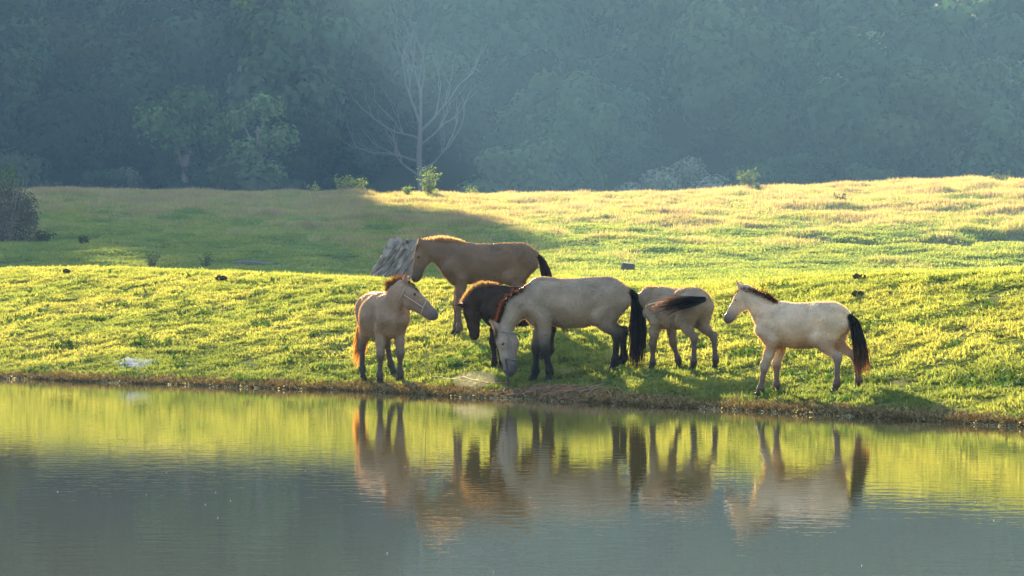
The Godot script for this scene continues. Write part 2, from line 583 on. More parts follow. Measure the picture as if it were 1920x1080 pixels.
	for k in int(1.3 * d.get("tail_strands", 260)):
		var off := Vector3(rng.randf_range(-1, 1), rng.randf_range(-1, 1), rng.randf_range(-1, 1))
		off = off.normalized() * sqrt(rng.randf()) if off.length() > 0.01 else Vector3.ZERO
		var wild: float = d.get("tail_wild", 0.03)
		var stray := Vector3(rng.randfn(), rng.randfn() - 0.4, rng.randfn()) * wild
		var end := rng.randf_range(0.62, 1.0)
		var pts := PackedVector3Array()
		var widths := PackedFloat32Array()
		var spread: float = d.get("tail_spread", 0.055)
		for j in 9:
			var t := end * j / 8.0
			var r: float = spread * (0.42 + 0.75 * smoothstep(0.0, 0.45, t) + d.get("tail_flare", 0.0) * t * t)
			r *= 1.0 - 0.35 * smoothstep(0.75, 1.0, t)
			pts.append(curve.sample_baked(total * t) + (off * r + stray * t * t) * d.h + Vector3(sin(t * 7.0 + off.x * 9.0), 0, cos(t * 6.0 + off.y * 9.0)) * 0.008)
			widths.append(0.0095 * d.h * (1.0 - 0.85 * smoothstep(0.7, 1.0, float(j) / 8.0)))
		var flat := Vector3(rng.randf_range(-1, 1), rng.randf_range(-0.3, 0.3), rng.randf_range(-1, 1)).normalized()
		tail.strip(pts, widths, flat, d.tail_color * rng.randf_range(0.6, 1.3), d.get("tail_tip", d.tail_color) * rng.randf_range(0.7, 1.3), d.get("tail_late", 4.5))
	put("tail", tail.mesh(), d.get("tail_skin", hair_dark), root)
	return root


var horn: StandardMaterial3D
var eye_dark: StandardMaterial3D
var hair_dark: StandardMaterial3D
var hair_light: StandardMaterial3D
var hide: StandardMaterial3D
var hide_dark: StandardMaterial3D
var hide_pale: StandardMaterial3D
var fur_skin: StandardMaterial3D
var strap: StandardMaterial3D


func dress(d: Dictionary, part: String, s: Shape, mat: Material) -> void:
	put(part, s.mesh(), mat, d.root)


# straps of a rope halter round the head of a horse
func halter(d: Dictionary, color: Color, thick: float) -> void:
	var s := Shape.new()
	var poll: Vector3 = d.frame[0]
	var axis: Vector3 = d.frame[1]
	var up: Vector3 = d.frame[2]
	var side: Vector3 = d.frame[3]
	var L: float = d.frame[4]
	var ring := func(along: float, middle: float, high: float, out: float) -> PackedVector3Array:
		var pts := PackedVector3Array()
		for k in 17:
			var a := TAU * k / 16.0
			pts.append((poll + axis * L * (along - 0.05 * sin(a)) + up * L * (middle + high * sin(a)) + side * L * out * cos(a)) * d.h)
		return pts
	var thin := PackedFloat32Array()
	thin.resize(17)
	thin.fill(thick)
	s.limb(ring.call(0.66, -0.04, 0.165, 0.115), thin, 6, color)
	s.limb(ring.call(0.10, -0.07, 0.235, 0.165), thin, 6, color)
	for e in [-1.0, 1.0]:
		var pts := PackedVector3Array()
		for k in 7:
			var t := k / 6.0
			pts.append((poll + axis * L * lerpf(0.14, 0.66, t) + up * L * lerpf(-0.11, -0.06, t) + side * L * e * (0.125 + 0.04 * sin(PI * minf(1.0, t * 1.4 + 0.1)))) * d.h)
		var w := PackedFloat32Array()
		w.resize(7)
		w.fill(thick)
		s.limb(pts, w, 6, color)
	dress(d, "halter", s, strap)


# short hairs of the coat, that catch the sun along the outline
func fur(d: Dictionary) -> void:
	var arrays: Array = d.body.surface_get_arrays(0)
	var v: PackedVector3Array = arrays[Mesh.ARRAY_VERTEX]
	var n: PackedVector3Array = arrays[Mesh.ARRAY_NORMAL]
	var c: PackedColorArray = arrays[Mesh.ARRAY_COLOR]
	var s := Shape.new()
	for k in v.size():
		if rng.randf() < 0.15:
			continue
		var long := 0.020 * rng.randf_range(0.6, 1.2)
		if v[k].y < 0.42 * d.h or v[k].x > 0.55 * d.h:
			long *= 0.6
		var dir := (n[k] + Vector3(-0.5, -0.5, 0) + Vector3(rng.randfn(), rng.randfn(), rng.randfn()) * 0.2).normalized()
		var side := dir.cross(Vector3(rng.randfn(), rng.randfn(), rng.randfn())).normalized() * 0.0035
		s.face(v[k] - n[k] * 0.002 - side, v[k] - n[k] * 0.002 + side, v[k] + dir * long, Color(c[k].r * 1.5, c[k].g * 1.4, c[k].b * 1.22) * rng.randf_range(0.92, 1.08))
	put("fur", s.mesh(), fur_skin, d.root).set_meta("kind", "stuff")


func skin_horse(n: int) -> void:
	var d: Dictionary = herd[n]
	var mottle: float = d.get("mottle", 0.15)
	var seedling := float(n) * 31.0
	var belly: Color = d.get("belly_tint", d.coat)
	var coat := func(p: Vector3, color: Color) -> Color:
		var m := 1.0 + mottle * 1.4 * coat_noise.get_noise_3d(p.x * 3.5 + seedling, p.y * 3.5, p.z * 3.5) + mottle * 0.35 * coat_noise.get_noise_3d(p.x * 22.0, p.y * 22.0 + seedling, p.z * 22.0)
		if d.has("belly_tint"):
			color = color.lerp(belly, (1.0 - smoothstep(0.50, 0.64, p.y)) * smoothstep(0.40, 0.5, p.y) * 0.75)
		# dust and old mud rubbed into the coat
		var stain: float = smoothstep(0.05, 0.4, coat_noise.get_noise_3d(p.x * 2.6 + seedling * 2.0, p.y * 4.0, p.z * 3.0)) * d.get("stain", 0.4)
		color = color.lerp(Color(color.r * 0.66, color.g * 0.63, color.b * 0.60), stain)
		return Color(color.r * m, color.g * m, color.b * m)
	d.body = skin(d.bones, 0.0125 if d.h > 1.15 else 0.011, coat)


var herd: Array = []


# ------------------------------------------------------------------ plants
# a tuft of grass: bent blades spreading from a foot
func tuft(blades: int, radius: float, low: float, high: float, wide: float, splay: float) -> Mesh:
	var s := Shape.new()
	for k in blades:
		var a := rng.randf() * TAU
		var r := radius * sqrt(rng.randf())
		var foot := Vector3(cos(a) * r, -0.01, sin(a) * r)
		var b := rng.randf() * TAU
		var lean := Vector3(cos(b), 0, sin(b)) * splay * rng.randf_range(0.2, 1.0)
		var tall := rng.randf_range(low, high)
		var side := Vector3(-sin(b + rng.randf_range(-0.8, 0.8)), 0, cos(b)).normalized()
		var dir := (Vector3.UP + lean).normalized()
		var p1 := foot + dir * tall * 0.55
		var p2 := p1 + (dir + lean * 0.9 - Vector3(0, 0.25 * splay, 0)).normalized() * tall * 0.5
		var tone := rng.randf_range(0.78, 1.2)
		s.strip(PackedVector3Array([foot, p1, p2]), PackedFloat32Array([wide, wide * 0.9, wide * 0.15]), side, Color(tone, tone, tone), Color(tone * 1.05, tone * 1.02, tone))
	return s.mesh()


func scatter(called: String, label: String, category: String, m: Mesh, mat: Material, spots: PackedFloat32Array) -> void:
	var mm := MultiMesh.new()
	mm.transform_format = MultiMesh.TRANSFORM_3D
	mm.use_colors = true
	mm.mesh = m
	mm.instance_count = spots.size() / 16
	mm.buffer = spots
	var o := MultiMeshInstance3D.new()
	o.name = numbered(called)
	o.multimesh = mm
	o.material_override = mat
	add_child(o, true)
	tag(o, label, category, "", "stuff")


func spot(list: PackedFloat32Array, at: Vector3, turn: float, sx: float, sy: float, tilt: Vector3, color: Color) -> void:
	var b := Basis(Vector3.UP, turn)
	if tilt != Vector3.ZERO:
		b = Basis(tilt.normalized(), tilt.length()) * b
	b = b * Basis.from_scale(Vector3(sx, sy, sx))
	list.append_array([b.x.x, b.y.x, b.z.x, at.x, b.x.y, b.y.y, b.z.y, at.y, b.x.z, b.y.z, b.z.z, at.z, color.r, color.g, color.b, 1.0])


# a crown of leaf clumps, spread through lobes with gaps between them
func crown_shape(lobes: Array, leaves: int, leaf: float, tone: Color, droop := 0.0) -> Mesh:
	var s := Shape.new()
	var sizes := 0.0
	for l in lobes:
		sizes += l[1] * l[1]
	for l in lobes:
		var shade := rng.randf_range(0.75, 1.25)
		for k in int(leaves * l[1] * l[1] / sizes):
			var d := Vector3(rng.randfn(), rng.randfn(), rng.randfn()).normalized()
			var p: Vector3 = l[0] + d * l[1] * pow(rng.randf(), 0.4) * Vector3(1, l[2], 1)
			p.y -= droop * rng.randf() * rng.randf()
			var n := (d + Vector3(0, 0.25, 0) + Vector3(rng.randfn(), rng.randfn(), rng.randfn()) * 0.3).normalized()
			var u := n.cross(Vector3(rng.randfn(), rng.randfn(), rng.randfn())).normalized()
			var w := n.cross(u)
			var size := leaf * rng.randf_range(0.6, 1.3)
			var t := tone * shade * rng.randf_range(0.7, 1.3)
			t.a = 1.0
			var a := s.point(p - u * size * 0.6, n, t)
			var b := s.point(p + w * size * 0.36 + n * size * 0.1, n, t)
			var c := s.point(p + u * size * 0.6, n, t)
			var e := s.point(p - w * size * 0.36 + n * size * 0.1, n, t)
			s.tri(a, b, c)
			s.tri(a, c, e)
	return s.mesh()


# limbs that fork again and again; returns where the twigs end
func branch(s: Shape, from: Vector3, dir: Vector3, long: float, radius: float, depth: int, color: Color, spread: float, ends: Array, rise := 0.15) -> void:
	var pts := PackedVector3Array([from])
	var radii := PackedFloat32Array([radius])
	var p := from
	var d := dir
	for k in 4:
		d = (d + Vector3(rng.randfn(), rng.randfn(), rng.randfn()) * 0.13 + Vector3(0, rise * 0.3, 0)).normalized()
		p += d * long / 4.0
		pts.append(p)
		radii.append(radius * (1.0 - 0.14 * (k + 1)))
	s.limb(pts, radii, 6 if depth > 1 else 4, color)
	if depth == 0:
		ends.append(p)
		return
	for k in (3 if depth > 2 else 2):
		var t := rng.randf_range(0.5, 1.0) if k else 1.0
		var at := pts[0].lerp(p, t) if t < 1.0 else p
		if t < 1.0:
			at = pts[clampi(int(t * 4.0), 1, 4)]
		var out := (d + Vector3(rng.randfn(), rng.randfn() * 0.6, rng.randfn()).normalized() * spread + Vector3(0, rise, 0)).normalized()
		branch(s, at, out, long * rng.randf_range(0.6, 0.85), radius * (0.52 if k else 0.6), depth - 1, color, spread, ends, rise)


func tree(called: String, label: String, at: Vector3, tall: float, lobes: Array, leaves: int, leaf: float, tone: Color, bark: Color, droop := 0.0) -> void:
	var t := thing(called, label, "tree" if called.contains("tree") else "shrub", at)
	var s := Shape.new()
	var stem := 0.035 * tall
	s.limb(PackedVector3Array([Vector3(0, -0.4, 0), Vector3(0.1, tall * 0.15, 0), Vector3(0.15, tall * 0.4, 0.1), Vector3(0.0, tall * 0.7, 0.1)]), PackedFloat32Array([stem * 1.3, stem, stem * 0.8, stem * 0.35]), 8, bark, 0.1, rng)
	for l in lobes:
		var from := Vector3(0.1, tall * rng.randf_range(0.2, 0.5), 0.05)
		var to: Vector3 = l[0]
		var bend := from.lerp(to, 0.5) + Vector3(0, 0.06 * tall, 0)
		s.limb(PackedVector3Array([from, bend, to]), PackedFloat32Array([stem * 0.45, stem * 0.3, stem * 0.1]), 5, bark)
	put("trunk", s.mesh(), bark_skin, t)
	put("crown", crown_shape(lobes, leaves, leaf, tone, droop), leaf_skin, t)


func bush(called: String, label: String, at: Vector3, tall: float, wide: float, stems: int, leaf: float, tone: Color, group := "") -> void:
	var t := thing(called, label, "shrub", at, 0.0, group)
	var wood := Shape.new()
	var green := Shape.new()
	for k in stems:
		var a := rng.randf() * TAU
		var lean := Vector3(cos(a), 0, sin(a)) * wide * 0.5 * sqrt(rng.randf())
		var high := tall * rng.randf_range(0.55, 1.0)
		var pts := PackedVector3Array([Vector3(0, -0.05, 0) + lean * 0.15, lean * 0.5 + Vector3(0, high * 0.55, 0), lean + Vector3(0, high, 0)])
		wood.limb(pts, PackedFloat32Array([0.018, 0.012, 0.005]), 4, Color(0.12, 0.10, 0.07))
		for j in 26:
			var f := rng.randf_range(0.25, 1.05)
			var p := pts[0].lerp(pts[1], f * 2.0) if f < 0.5 else pts[1].lerp(pts[2], f * 2.0 - 1.0)
			p += Vector3(rng.randfn(), rng.randfn(), rng.randfn()) * 0.07 * tall
			var d := Vector3(rng.randfn(), rng.randfn() * 0.6, rng.randfn()).normalized()
			var u := d.cross(Vector3(rng.randfn(), rng.randfn(), rng.randfn())).normalized()
			var shade := rng.randf_range(0.7, 1.3)
			var size := leaf * rng.randf_range(0.7, 1.4)
			green.strip(PackedVector3Array([p, p + d * size * 0.5, p + d * size]), PackedFloat32Array([size * 0.1, size * 0.42, size * 0.03]), u, tone * shade, tone * shade)
	put("stem", wood.mesh(), bark_skin, t)
	put("foliage", green.mesh(), leaf_skin, t)


var bark_skin: StandardMaterial3D
var leaf_skin: StandardMaterial3D
var grass_skin: StandardMaterial3D
var dry_skin: StandardMaterial3D
var litter_skin: StandardMaterial3D
var earth_skin: StandardMaterial3D


# a lump of earth or dung: a squashed rough ball
func lump(at: Vector3, size: Vector3, color: Color, bumps: float) -> Mesh:
	var s := Shape.new()
	var rings := 8
	var sides := 12
	for r in rings + 1:
		var b := PI * r / rings
		for k in sides:
			var a := TAU * k / sides
			var d := Vector3(sin(b) * cos(a), cos(b), sin(b) * sin(a))
			var f := 1.0 + bumps * rough_noise.get_noise_3d(d.x * 2.5 + at.x * 7.0, d.y * 2.5, d.z * 2.5 + at.z * 7.0)
			s.point(at + d * size * f, d, color * rng.randf_range(0.8, 1.2))
	for r in rings:
		for k in sides:
			var p := r * sides + k
			var q := r * sides + (k + 1) % sides
			s.tri(p, p + sides, q)
			s.tri(q, p + sides, q + sides)
	return s.mesh()


# ------------------------------------------------------------------ the scene
func _ready() -> void:
	var started := Time.get_ticks_msec()
	rng.seed = 20240611
	# camera, sky, sun, air
	var cam := Camera3D.new()
	cam.name = "camera"
	add_child(cam)
	cam.position = Vector3(0, 1.267, 0)
	cam.rotation_degrees.x = 0.157
	cam.fov = 2.0 * rad_to_deg(atan(540.0 / 7300.0))
	cam.near = 0.5
	cam.far = 2000.0
	cam.current = true
	var we := WorldEnvironment.new()
	we.name = "environment"
	var env := Environment.new()
	env.background_mode = Environment.BG_SKY
	var sky := Sky.new()
	var dome := ProceduralSkyMaterial.new()
	dome.sky_top_color = Color(0.51, 0.63, 0.79)
	dome.sky_horizon_color = Color(0.90, 0.90, 0.88)
	dome.sky_curve = 0.18
	dome.ground_bottom_color = Color(0.2, 0.2, 0.18)
	dome.ground_horizon_color = Color(0.6, 0.62, 0.6)
	dome.sky_energy_multiplier = 0.62
	dome.sun_angle_max = 1.0
	sky.sky_material = dome
	env.sky = sky
	env.ambient_light_source = Environment.AMBIENT_SOURCE_SKY
	env.tonemap_mode = Environment.TONE_MAPPER_LINEAR
	env.tonemap_exposure = 7.6
	env.sdfgi_enabled = true
	env.ssao_enabled = true
	env.ssil_enabled = true
	env.fog_enabled = true
	env.fog_density = 0.00016
	env.fog_light_color = Color(0.64, 0.83, 1.0)
	env.volumetric_fog_enabled = true
	env.volumetric_fog_density = 0.0
	we.environment = env
	add_child(we)
	var sun := DirectionalLight3D.new()
	sun.name = "sun"
	sun.light_color = Color(1.0, 0.93, 0.80)
	sun.light_energy = 1.6
	sun.light_angular_distance = 0.5
	sun.shadow_enabled = true
	sun.rotation_degrees = Vector3(-SUN_HEIGHT, 180.0 + SUN_AZIMUTH, 0)
	add_child(sun)

	rough_noise.seed = 5
	rough_noise.frequency = 0.55
	rough_noise.fractal_octaves = 3
	mound_noise.seed = 11
	mound_noise.frequency = 0.09
	mound_noise.fractal_octaves = 3
	patch_noise.seed = 23
	patch_noise.frequency = 0.35
	patch_noise.fractal_octaves = 3
	coat_noise.seed = 3
	coat_noise.frequency = 1.0
	coat_noise.fractal_octaves = 2

	horn = paint(0.45)
	eye_dark = StandardMaterial3D.new()
	eye_dark.albedo_color = Color(0.05, 0.035, 0.03)
	eye_dark.roughness = 0.12
	hair_dark = paint(0.55, Color(0.8, 0.66, 0.5), 0.0, 0.2)
	hair_light = paint(0.55, Color(1.0, 0.88, 0.66), 0.0, 0.2)
	hide = paint(0.5, Color.BLACK, 0.07, 0.28)
	var nap := FastNoiseLite.new()
	nap.seed = 41
	nap.frequency = 0.03
	nap.fractal_octaves = 4
	var relief := NoiseTexture2D.new()
	relief.width = 512
	relief.height = 512
	relief.seamless = true
	relief.noise = nap
	hide.heightmap_enabled = true
	hide.heightmap_texture = relief
	hide.heightmap_scale = 0.8
	hide.uv1_triplanar = true
	hide.uv1_scale = Vector3.ONE * 1.6
	hide_pale = hide.duplicate()
	hide_pale.rim = 0.35
	hide_dark = paint(0.5, Color.BLACK, 0.02, 0.25)
	fur_skin = paint(0.6, Color(0.9, 0.8, 0.62), 0.0, 0.1)
	strap = paint(0.8)
	bark_skin = paint(0.9, Color.BLACK, 0.0, 0.03)
	leaf_skin = paint(0.8, Color(0.6, 0.7, 0.3), 0.0, 0.08)
	grass_skin = paint(0.7, Color(1.0, 0.96, 0.68), 0.0, 0.03)
	dry_skin = paint(0.7, Color(1.0, 0.95, 0.68), 0.0, 0.03)
	litter_skin = paint(0.8, Color(0.5, 0.45, 0.3), 0.0, 0.05)
	earth_skin = paint(0.95, Color.BLACK, 0.0, 0.0)

	build_land()
	print("land ", Time.get_ticks_msec() - started)
	build_horses()
	print("horses ", Time.get_ticks_msec() - started)
	build_forest()
	build_shrubs()
	build_objects()
	print("objects ", Time.get_ticks_msec() - started)
	build_grass()
	print("grass ", Time.get_ticks_msec() - started)


func build_land() -> void:
	# ground: one sheet, fine where it is seen from near
	var xs := PackedFloat32Array()
	var x := -26.0
	while x <= 26.0:
		xs.append(x)
		x += 0.3
	for k in 14:
		var e := 26.0 + 2.0 * (pow(1.33, k + 1) - 1.0) * 1.6
		xs.append(e)
		xs.insert(0, -e)
	var deeps := PackedFloat32Array([-120, -80, -50, -30, -15, 0, 10, 18, 24])
	var z := 28.0
	while z < 262.0:
		deeps.append(z)
		z += 0.35 if z < 92.0 else 1.1
	var s := Shape.new()
	for j in deeps.size():
		for i in xs.size():
			var deep := deeps[j]
			var gx := xs[i]
			var y := ground(gx, deep)
			var d := deep - shore(gx)
			var e := 0.2
			var normal := Vector3(ground(gx - e, deep) - ground(gx + e, deep), 2.0 * e, ground(gx, deep + e) - ground(gx, deep - e)).normalized()
			var n := patch_noise.get_noise_2d(gx, deep)
			var c := Color(0.075, 0.10, 0.025).lerp(Color(0.13, 0.12, 0.05), clampf(0.5 + n, 0, 1))
			var mud := Color(0.085, 0.065, 0.042) * (1.0 + 0.5 * n)
			c = mud.lerp(c, smoothstep(0.35, 1.3, d + n * 0.5))
			if deep > 80.0:
				c = c.lerp(Color(0.20, 0.16, 0.075), smoothstep(140.0, 175.0, deep + 25.0 * n) * 0.8)
				c = c.lerp(Color(0.27, 0.2, 0.13), bare(gx, deep))
				c = c.lerp(Color(0.2, 0.17, 0.09), 0.7 * track(gx, deep))
			s.point(Vector3(gx, y, -deep), normal, Color(c.r, c.g, c.b))
	for j in deeps.size() - 1:
		for i in xs.size() - 1:
			var a := j * xs.size() + i
			s.tri(a, a + xs.size(), a + 1)
			s.tri(a + 1, a + xs.size(), a + xs.size() + 1)
	tag(put("ground", s.mesh(), earth_skin), "grassy bank and meadow rising from the lake shore", "ground", "", "structure")

	# wooded hill behind the meadow
	var h := Shape.new()
	var cols := 90
	var rows := 36
	for j in rows:
		var deep := lerpf(228.0, 470.0, j / (rows - 1.0))
		for i in cols:
			var hx := lerpf(-230.0, 200.0, i / (cols - 1.0))
			var y := hill(hx, deep) if deep > HILL_FOOT else 3.0 - (HILL_FOOT - deep) * 0.5
			var e := 1.0
			var normal := Vector3(hill(hx - e, deep) - hill(hx + e, deep), 2.0 * e, hill(hx, deep + e) - hill(hx, deep - e)).normalized()
			h.point(Vector3(hx, y, -deep), normal, Color(0.022, 0.026, 0.014))
	for j in rows - 1:
		for i in cols - 1:
			var a := j * cols + i
			h.tri(a, a + cols, a + 1)
			h.tri(a + 1, a + cols, a + cols + 1)
	tag(put("hill", h.mesh(), earth_skin), "steep wooded hill in blue haze behind the meadow", "hill", "", "structure")

	# lake
	var w := Shape.new()
	for p in [Vector3(-110, 0, 130), Vector3(110, 0, 130), Vector3(-110, 0, -150), Vector3(110, 0, -150)]:
		w.point(p, Vector3.UP, Color.WHITE)
		w.uv.append(Vector2(p.x, p.z) / 7.0)
	w.tri(0, 2, 1)
	w.tri(1, 2, 3)
	var lake := StandardMaterial3D.new()
	lake.albedo_color = Color(0.29, 0.285, 0.19)
	lake.roughness = 0.012
	lake.metallic_specular = 0.5
	var swell := FastNoiseLite.new()
	swell.seed = 77
	swell.frequency = 0.02
	swell.fractal_octaves = 4
	var ripples := NoiseTexture2D.new()
	ripples.width = 1024
	ripples.height = 1024
	ripples.seamless = true
	ripples.noise = swell
	ripples.as_normal_map = true
	ripples.bump_strength = 12.0
	lake.normal_enabled = true
	lake.normal_texture = ripples
	lake.normal_scale = 0.0085
	tag(put("lake", w.mesh(), lake), "calm murky lake mirroring the bank and horses", "water", "", "structure")


# ------------------------------------------------------------------ the herd
func build_horses() -> void:
	herd = [
		{
			"name": "horse", "label": "pale dun horse facing the lake with its haltered head turned right", "h": 1.27, "x": -1.78, "deep": 54.0, "turn": -73.0,
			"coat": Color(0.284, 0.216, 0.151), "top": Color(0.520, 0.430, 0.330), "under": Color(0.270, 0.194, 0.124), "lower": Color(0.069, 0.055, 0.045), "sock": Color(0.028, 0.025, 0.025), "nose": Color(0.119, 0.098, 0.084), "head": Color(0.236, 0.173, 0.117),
			"belly": 1.17, "legs": [Vector2(0.33, -0.10), Vector2(0.25, 0.11), Vector2(-0.44, -0.23), Vector2(-0.50, 0.10)],
			"poll": Vector3(0.50, 1.025, -0.075), "neck_mid": Vector3(0.425, 0.925, -0.025), "muzzle": Vector3(0.69, 0.725, -0.41), "brow": Vector3(0.22, 0.65, -0.73), "neck": 1.02,
			"ears": Vector3(-0.5, 0.8, 0.75), "mane": Color(0.050, 0.030, 0.020), "mane_tip": Color(0.220, 0.110, 0.040), "mane_length": 0.17, "mane_fall": 0.15, "forelock": 190, "forelock_length": 0.17, "fore": Color(0.016, 0.013, 0.013),
			"tail": [Vector3(-0.57, 0.87, 0.0), Vector3(-0.66, 0.78, 0.02), Vector3(-0.68, 0.55, 0.05), Vector3(-0.66, 0.32, 0.10), Vector3(-0.64, 0.17, 0.13)], "tail_color": Color(0.400, 0.210, 0.070), "tail_tip": Color(0.620, 0.360, 0.120), "tail_spread": 0.07, "tail_skin": hair_light, "mottle": 0.2,
		},
		{
			"name": "horse", "label": "tall brown dun horse standing behind the others beside the stump", "h": 1.32, "x": -0.42, "deep": 58.6, "turn": 182.0,
			"coat": Color(0.168, 0.113, 0.069), "top": Color(0.201, 0.138, 0.083), "lower": Color(0.102, 0.069, 0.045), "sock": Color(0.088, 0.060, 0.040), "nose": Color(0.084, 0.059, 0.042), "slim": 0.95,
			"legs": [Vector2(0.295, -0.10), Vector2(0.33, 0.10), Vector2(-0.42, -0.10), Vector2(-0.50, 0.10)],
			"poll": Vector3(0.69, 0.945, 0.0), "neck_mid": Vector3(0.51, 0.875, 0.0), "muzzle": Vector3(0.81, 0.56, 0.0), "brow": Vector3(1.0, 0.4, 0.0),
			"mane": Color(0.300, 0.190, 0.100), "mane_tip": Color(0.620, 0.480, 0.280), "mane_length": 0.105, "strands": 620, "mane_skin": hair_light, "forelock": 90, "forelock_length": 0.08, "ears": Vector3(-0.9, 0.35, 0.5),
			"tail": [Vector3(-0.58, 0.86, 0.0), Vector3(-0.655, 0.80, 0.0), Vector3(-0.705, 0.66, 0.0), Vector3(-0.74, 0.46, 0.0), Vector3(-0.75, 0.26, 0.0)], "tail_color": Color(0.045, 0.024, 0.016), "tail_tip": Color(0.140, 0.060, 0.030),
		},
		{
			"name": "foal", "label": "dark brown foal with lowered head between two larger horses", "h": 1.13, "x": 0.04, "deep": 53.4, "turn": 187.0, "long": 0.86,
			"coat": Color(0.033, 0.019, 0.012), "lower": Color(0.022, 0.013, 0.011), "sock": Color(0.030, 0.020, 0.017), "nose": Color(0.042, 0.024, 0.018), "head": Color(0.036, 0.021, 0.014), "slim": 0.86,
			"legs": [Vector2(0.17, -0.10), Vector2(0.25, 0.09), Vector2(-0.30, -0.10), Vector2(-0.42, 0.09)],
			"poll": Vector3(0.56, 0.76, 0.0), "neck_mid": Vector3(0.43, 0.825, 0.0), "muzzle": Vector3(0.515, 0.34, -0.02), "brow": Vector3(1.0, 0.2, 0.0),
			"mane": Color(0.110, 0.065, 0.035), "mane_tip": Color(0.44, 0.31, 0.17), "mane_length": 0.12, "strands": 560, "mane_skin": hair_light, "forelock": 50, "ears": Vector3(-0.15, 0.9, 0.8),
			"tail": [Vector3(-0.50, 0.86, 0.0), Vector3(-0.57, 0.80, 0.0), Vector3(-0.60, 0.62, 0.0), Vector3(-0.60, 0.42, 0.0)], "tail_color": Color(0.030, 0.018, 0.014),
		},
		{
			"name": "horse", "label": "buckskin horse with black legs, long black tail and muzzle at the water's edge", "h": 1.31, "x": 0.74, "deep": 51.0, "turn": 184.0,
			"coat": Color(0.297, 0.249, 0.181), "top": Color(0.292, 0.249, 0.194), "under": Color(0.305, 0.237, 0.155), "lower": Color(0.009, 0.009, 0.010), "knee_tone": 0.75, "sock": Color(0.010, 0.010, 0.011), "nose": Color(0.091, 0.084, 0.081), "head": Color(0.301, 0.258, 0.202),
			"belly": 1.06, "leg": 1.08, "legs": [Vector2(0.20, -0.11), Vector2(0.34, 0.10), Vector2(-0.42, -0.11), Vector2(-0.54, 0.10)], "croup": 0.015,
			"poll": Vector3(0.655, 0.475, -0.02), "neck_mid": Vector3(0.535, 0.685, 0.0), "muzzle": Vector3(0.61, 0.015, -0.05), "brow": Vector3(1.0, 0.2, 0.0),
			"mane": Color(0.022, 0.014, 0.012), "mane_tip": Color(0.110, 0.045, 0.022), "mane_length": 0.115, "mane_fall": -0.9, "strands": 620, "forelock": 60, "ears": Vector3(-0.75, 0.55, 0.35), "ear_tip": Color(0.030, 0.020, 0.020),
			"tail": [Vector3(-0.575, 0.875, 0.0), Vector3(-0.665, 0.80, 0.0), Vector3(-0.70, 0.60, 0.0), Vector3(-0.69, 0.34, 0.0), Vector3(-0.665, 0.07, 0.0)], "tail_color": Color(0.010, 0.008, 0.008), "tail_tip": Color(0.030, 0.014, 0.010), "tail_strands": 420, "tail_spread": 0.072,
		},
		{
			"name": "foal", "label": "cream foal swishing its black tail sideways behind the buckskin horse", "h": 1.10, "x": 2.12, "deep": 50.55, "turn": 127.0, "long": 0.90,
			"coat": Color(0.297, 0.241, 0.168), "top": Color(0.344, 0.288, 0.215), "lower": Color(0.090, 0.070, 0.054), "knee_tone": 0.6, "sock": Color(0.021, 0.018, 0.018), "nose": Color(0.140, 0.112, 0.091), "slim": 0.9,
			"legs": [Vector2(0.32, -0.10), Vector2(0.14, 0.17), Vector2(-0.44, -0.11), Vector2(-0.58, 0.12)],
			"poll": Vector3(0.66, 0.83, -0.02), "neck_mid": Vector3(0.50, 0.86, 0.0), "muzzle": Vector3(0.78, 0.47, -0.05), "brow": Vector3(1.0, 0.35, 0.0),
			"mane": Color(0.300, 0.210, 0.120), "mane_tip": Color(0.620, 0.520, 0.360), "mane_skin": hair_light, "mane_length": 0.06, "forelock": 30,
			"tail": [Vector3(-0.52, 0.86, 0.0), Vector3(-0.585, 0.84, -0.06), Vector3(-0.52, 0.815, -0.24), Vector3(-0.40, 0.80, -0.36), Vector3(-0.28, 0.775, -0.44), Vector3(-0.18, 0.745, -0.48)], "tail_color": Color(0.016, 0.011, 0.010), "tail_tip": Color(0.420, 0.190, 0.060), "tail_spread": 0.06, "tail_flare": 0.3, "tail_wild": 0.05, "tail_late": 9.0, "tail_strands": 330,
		},
		{
			"name": "foal", "label": "white cream foal standing alone at the right end of the herd", "h": 1.09, "x": 3.30, "deep": 44.9, "turn": 154.0, "long": 0.93,
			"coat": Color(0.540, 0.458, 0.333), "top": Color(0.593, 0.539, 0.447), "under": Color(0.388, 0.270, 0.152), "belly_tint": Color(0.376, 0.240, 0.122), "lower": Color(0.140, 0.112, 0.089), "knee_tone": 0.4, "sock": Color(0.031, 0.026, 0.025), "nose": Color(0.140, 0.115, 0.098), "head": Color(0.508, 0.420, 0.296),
			"legs": [Vector2(0.42, -0.10), Vector2(0.31, 0.12), Vector2(-0.45, -0.12), Vector2(-0.62, 0.13)], "leg": 1.0,
			"poll": Vector3(0.60, 1.09, 0.0), "neck_mid": Vector3(0.45, 0.96, 0.0), "muzzle": Vector3(0.83, 0.79, -0.02), "brow": Vector3(0.7, 0.8, 0.0),
			"mane": Color(0.110, 0.060, 0.035), "mane_tip": Color(0.200, 0.100, 0.050), "mane_length": 0.125, "mane_fall": -0.85, "strands": 560, "ears": Vector3(-0.55, 1.0, 0.35), "ear_tip": Color(0.080, 0.060, 0.050), "forelock": 30,
			"tail": [Vector3(-0.54, 0.86, 0.0), Vector3(-0.63, 0.79, 0.0), Vector3(-0.67, 0.58, 0.02), Vector3(-0.70, 0.40, 0.05), Vector3(-0.70, 0.22, 0.06)], "tail_color": Color(0.020, 0.014, 0.013), "tail_tip": Color(0.360, 0.160, 0.060), "tail_spread": 0.066, "tail_strands": 340, "tail_flare": 0.1, "tail_wild": 0.03, "tail_late": 7.0,
		},
	]
	for d in herd:
		make_horse(d)
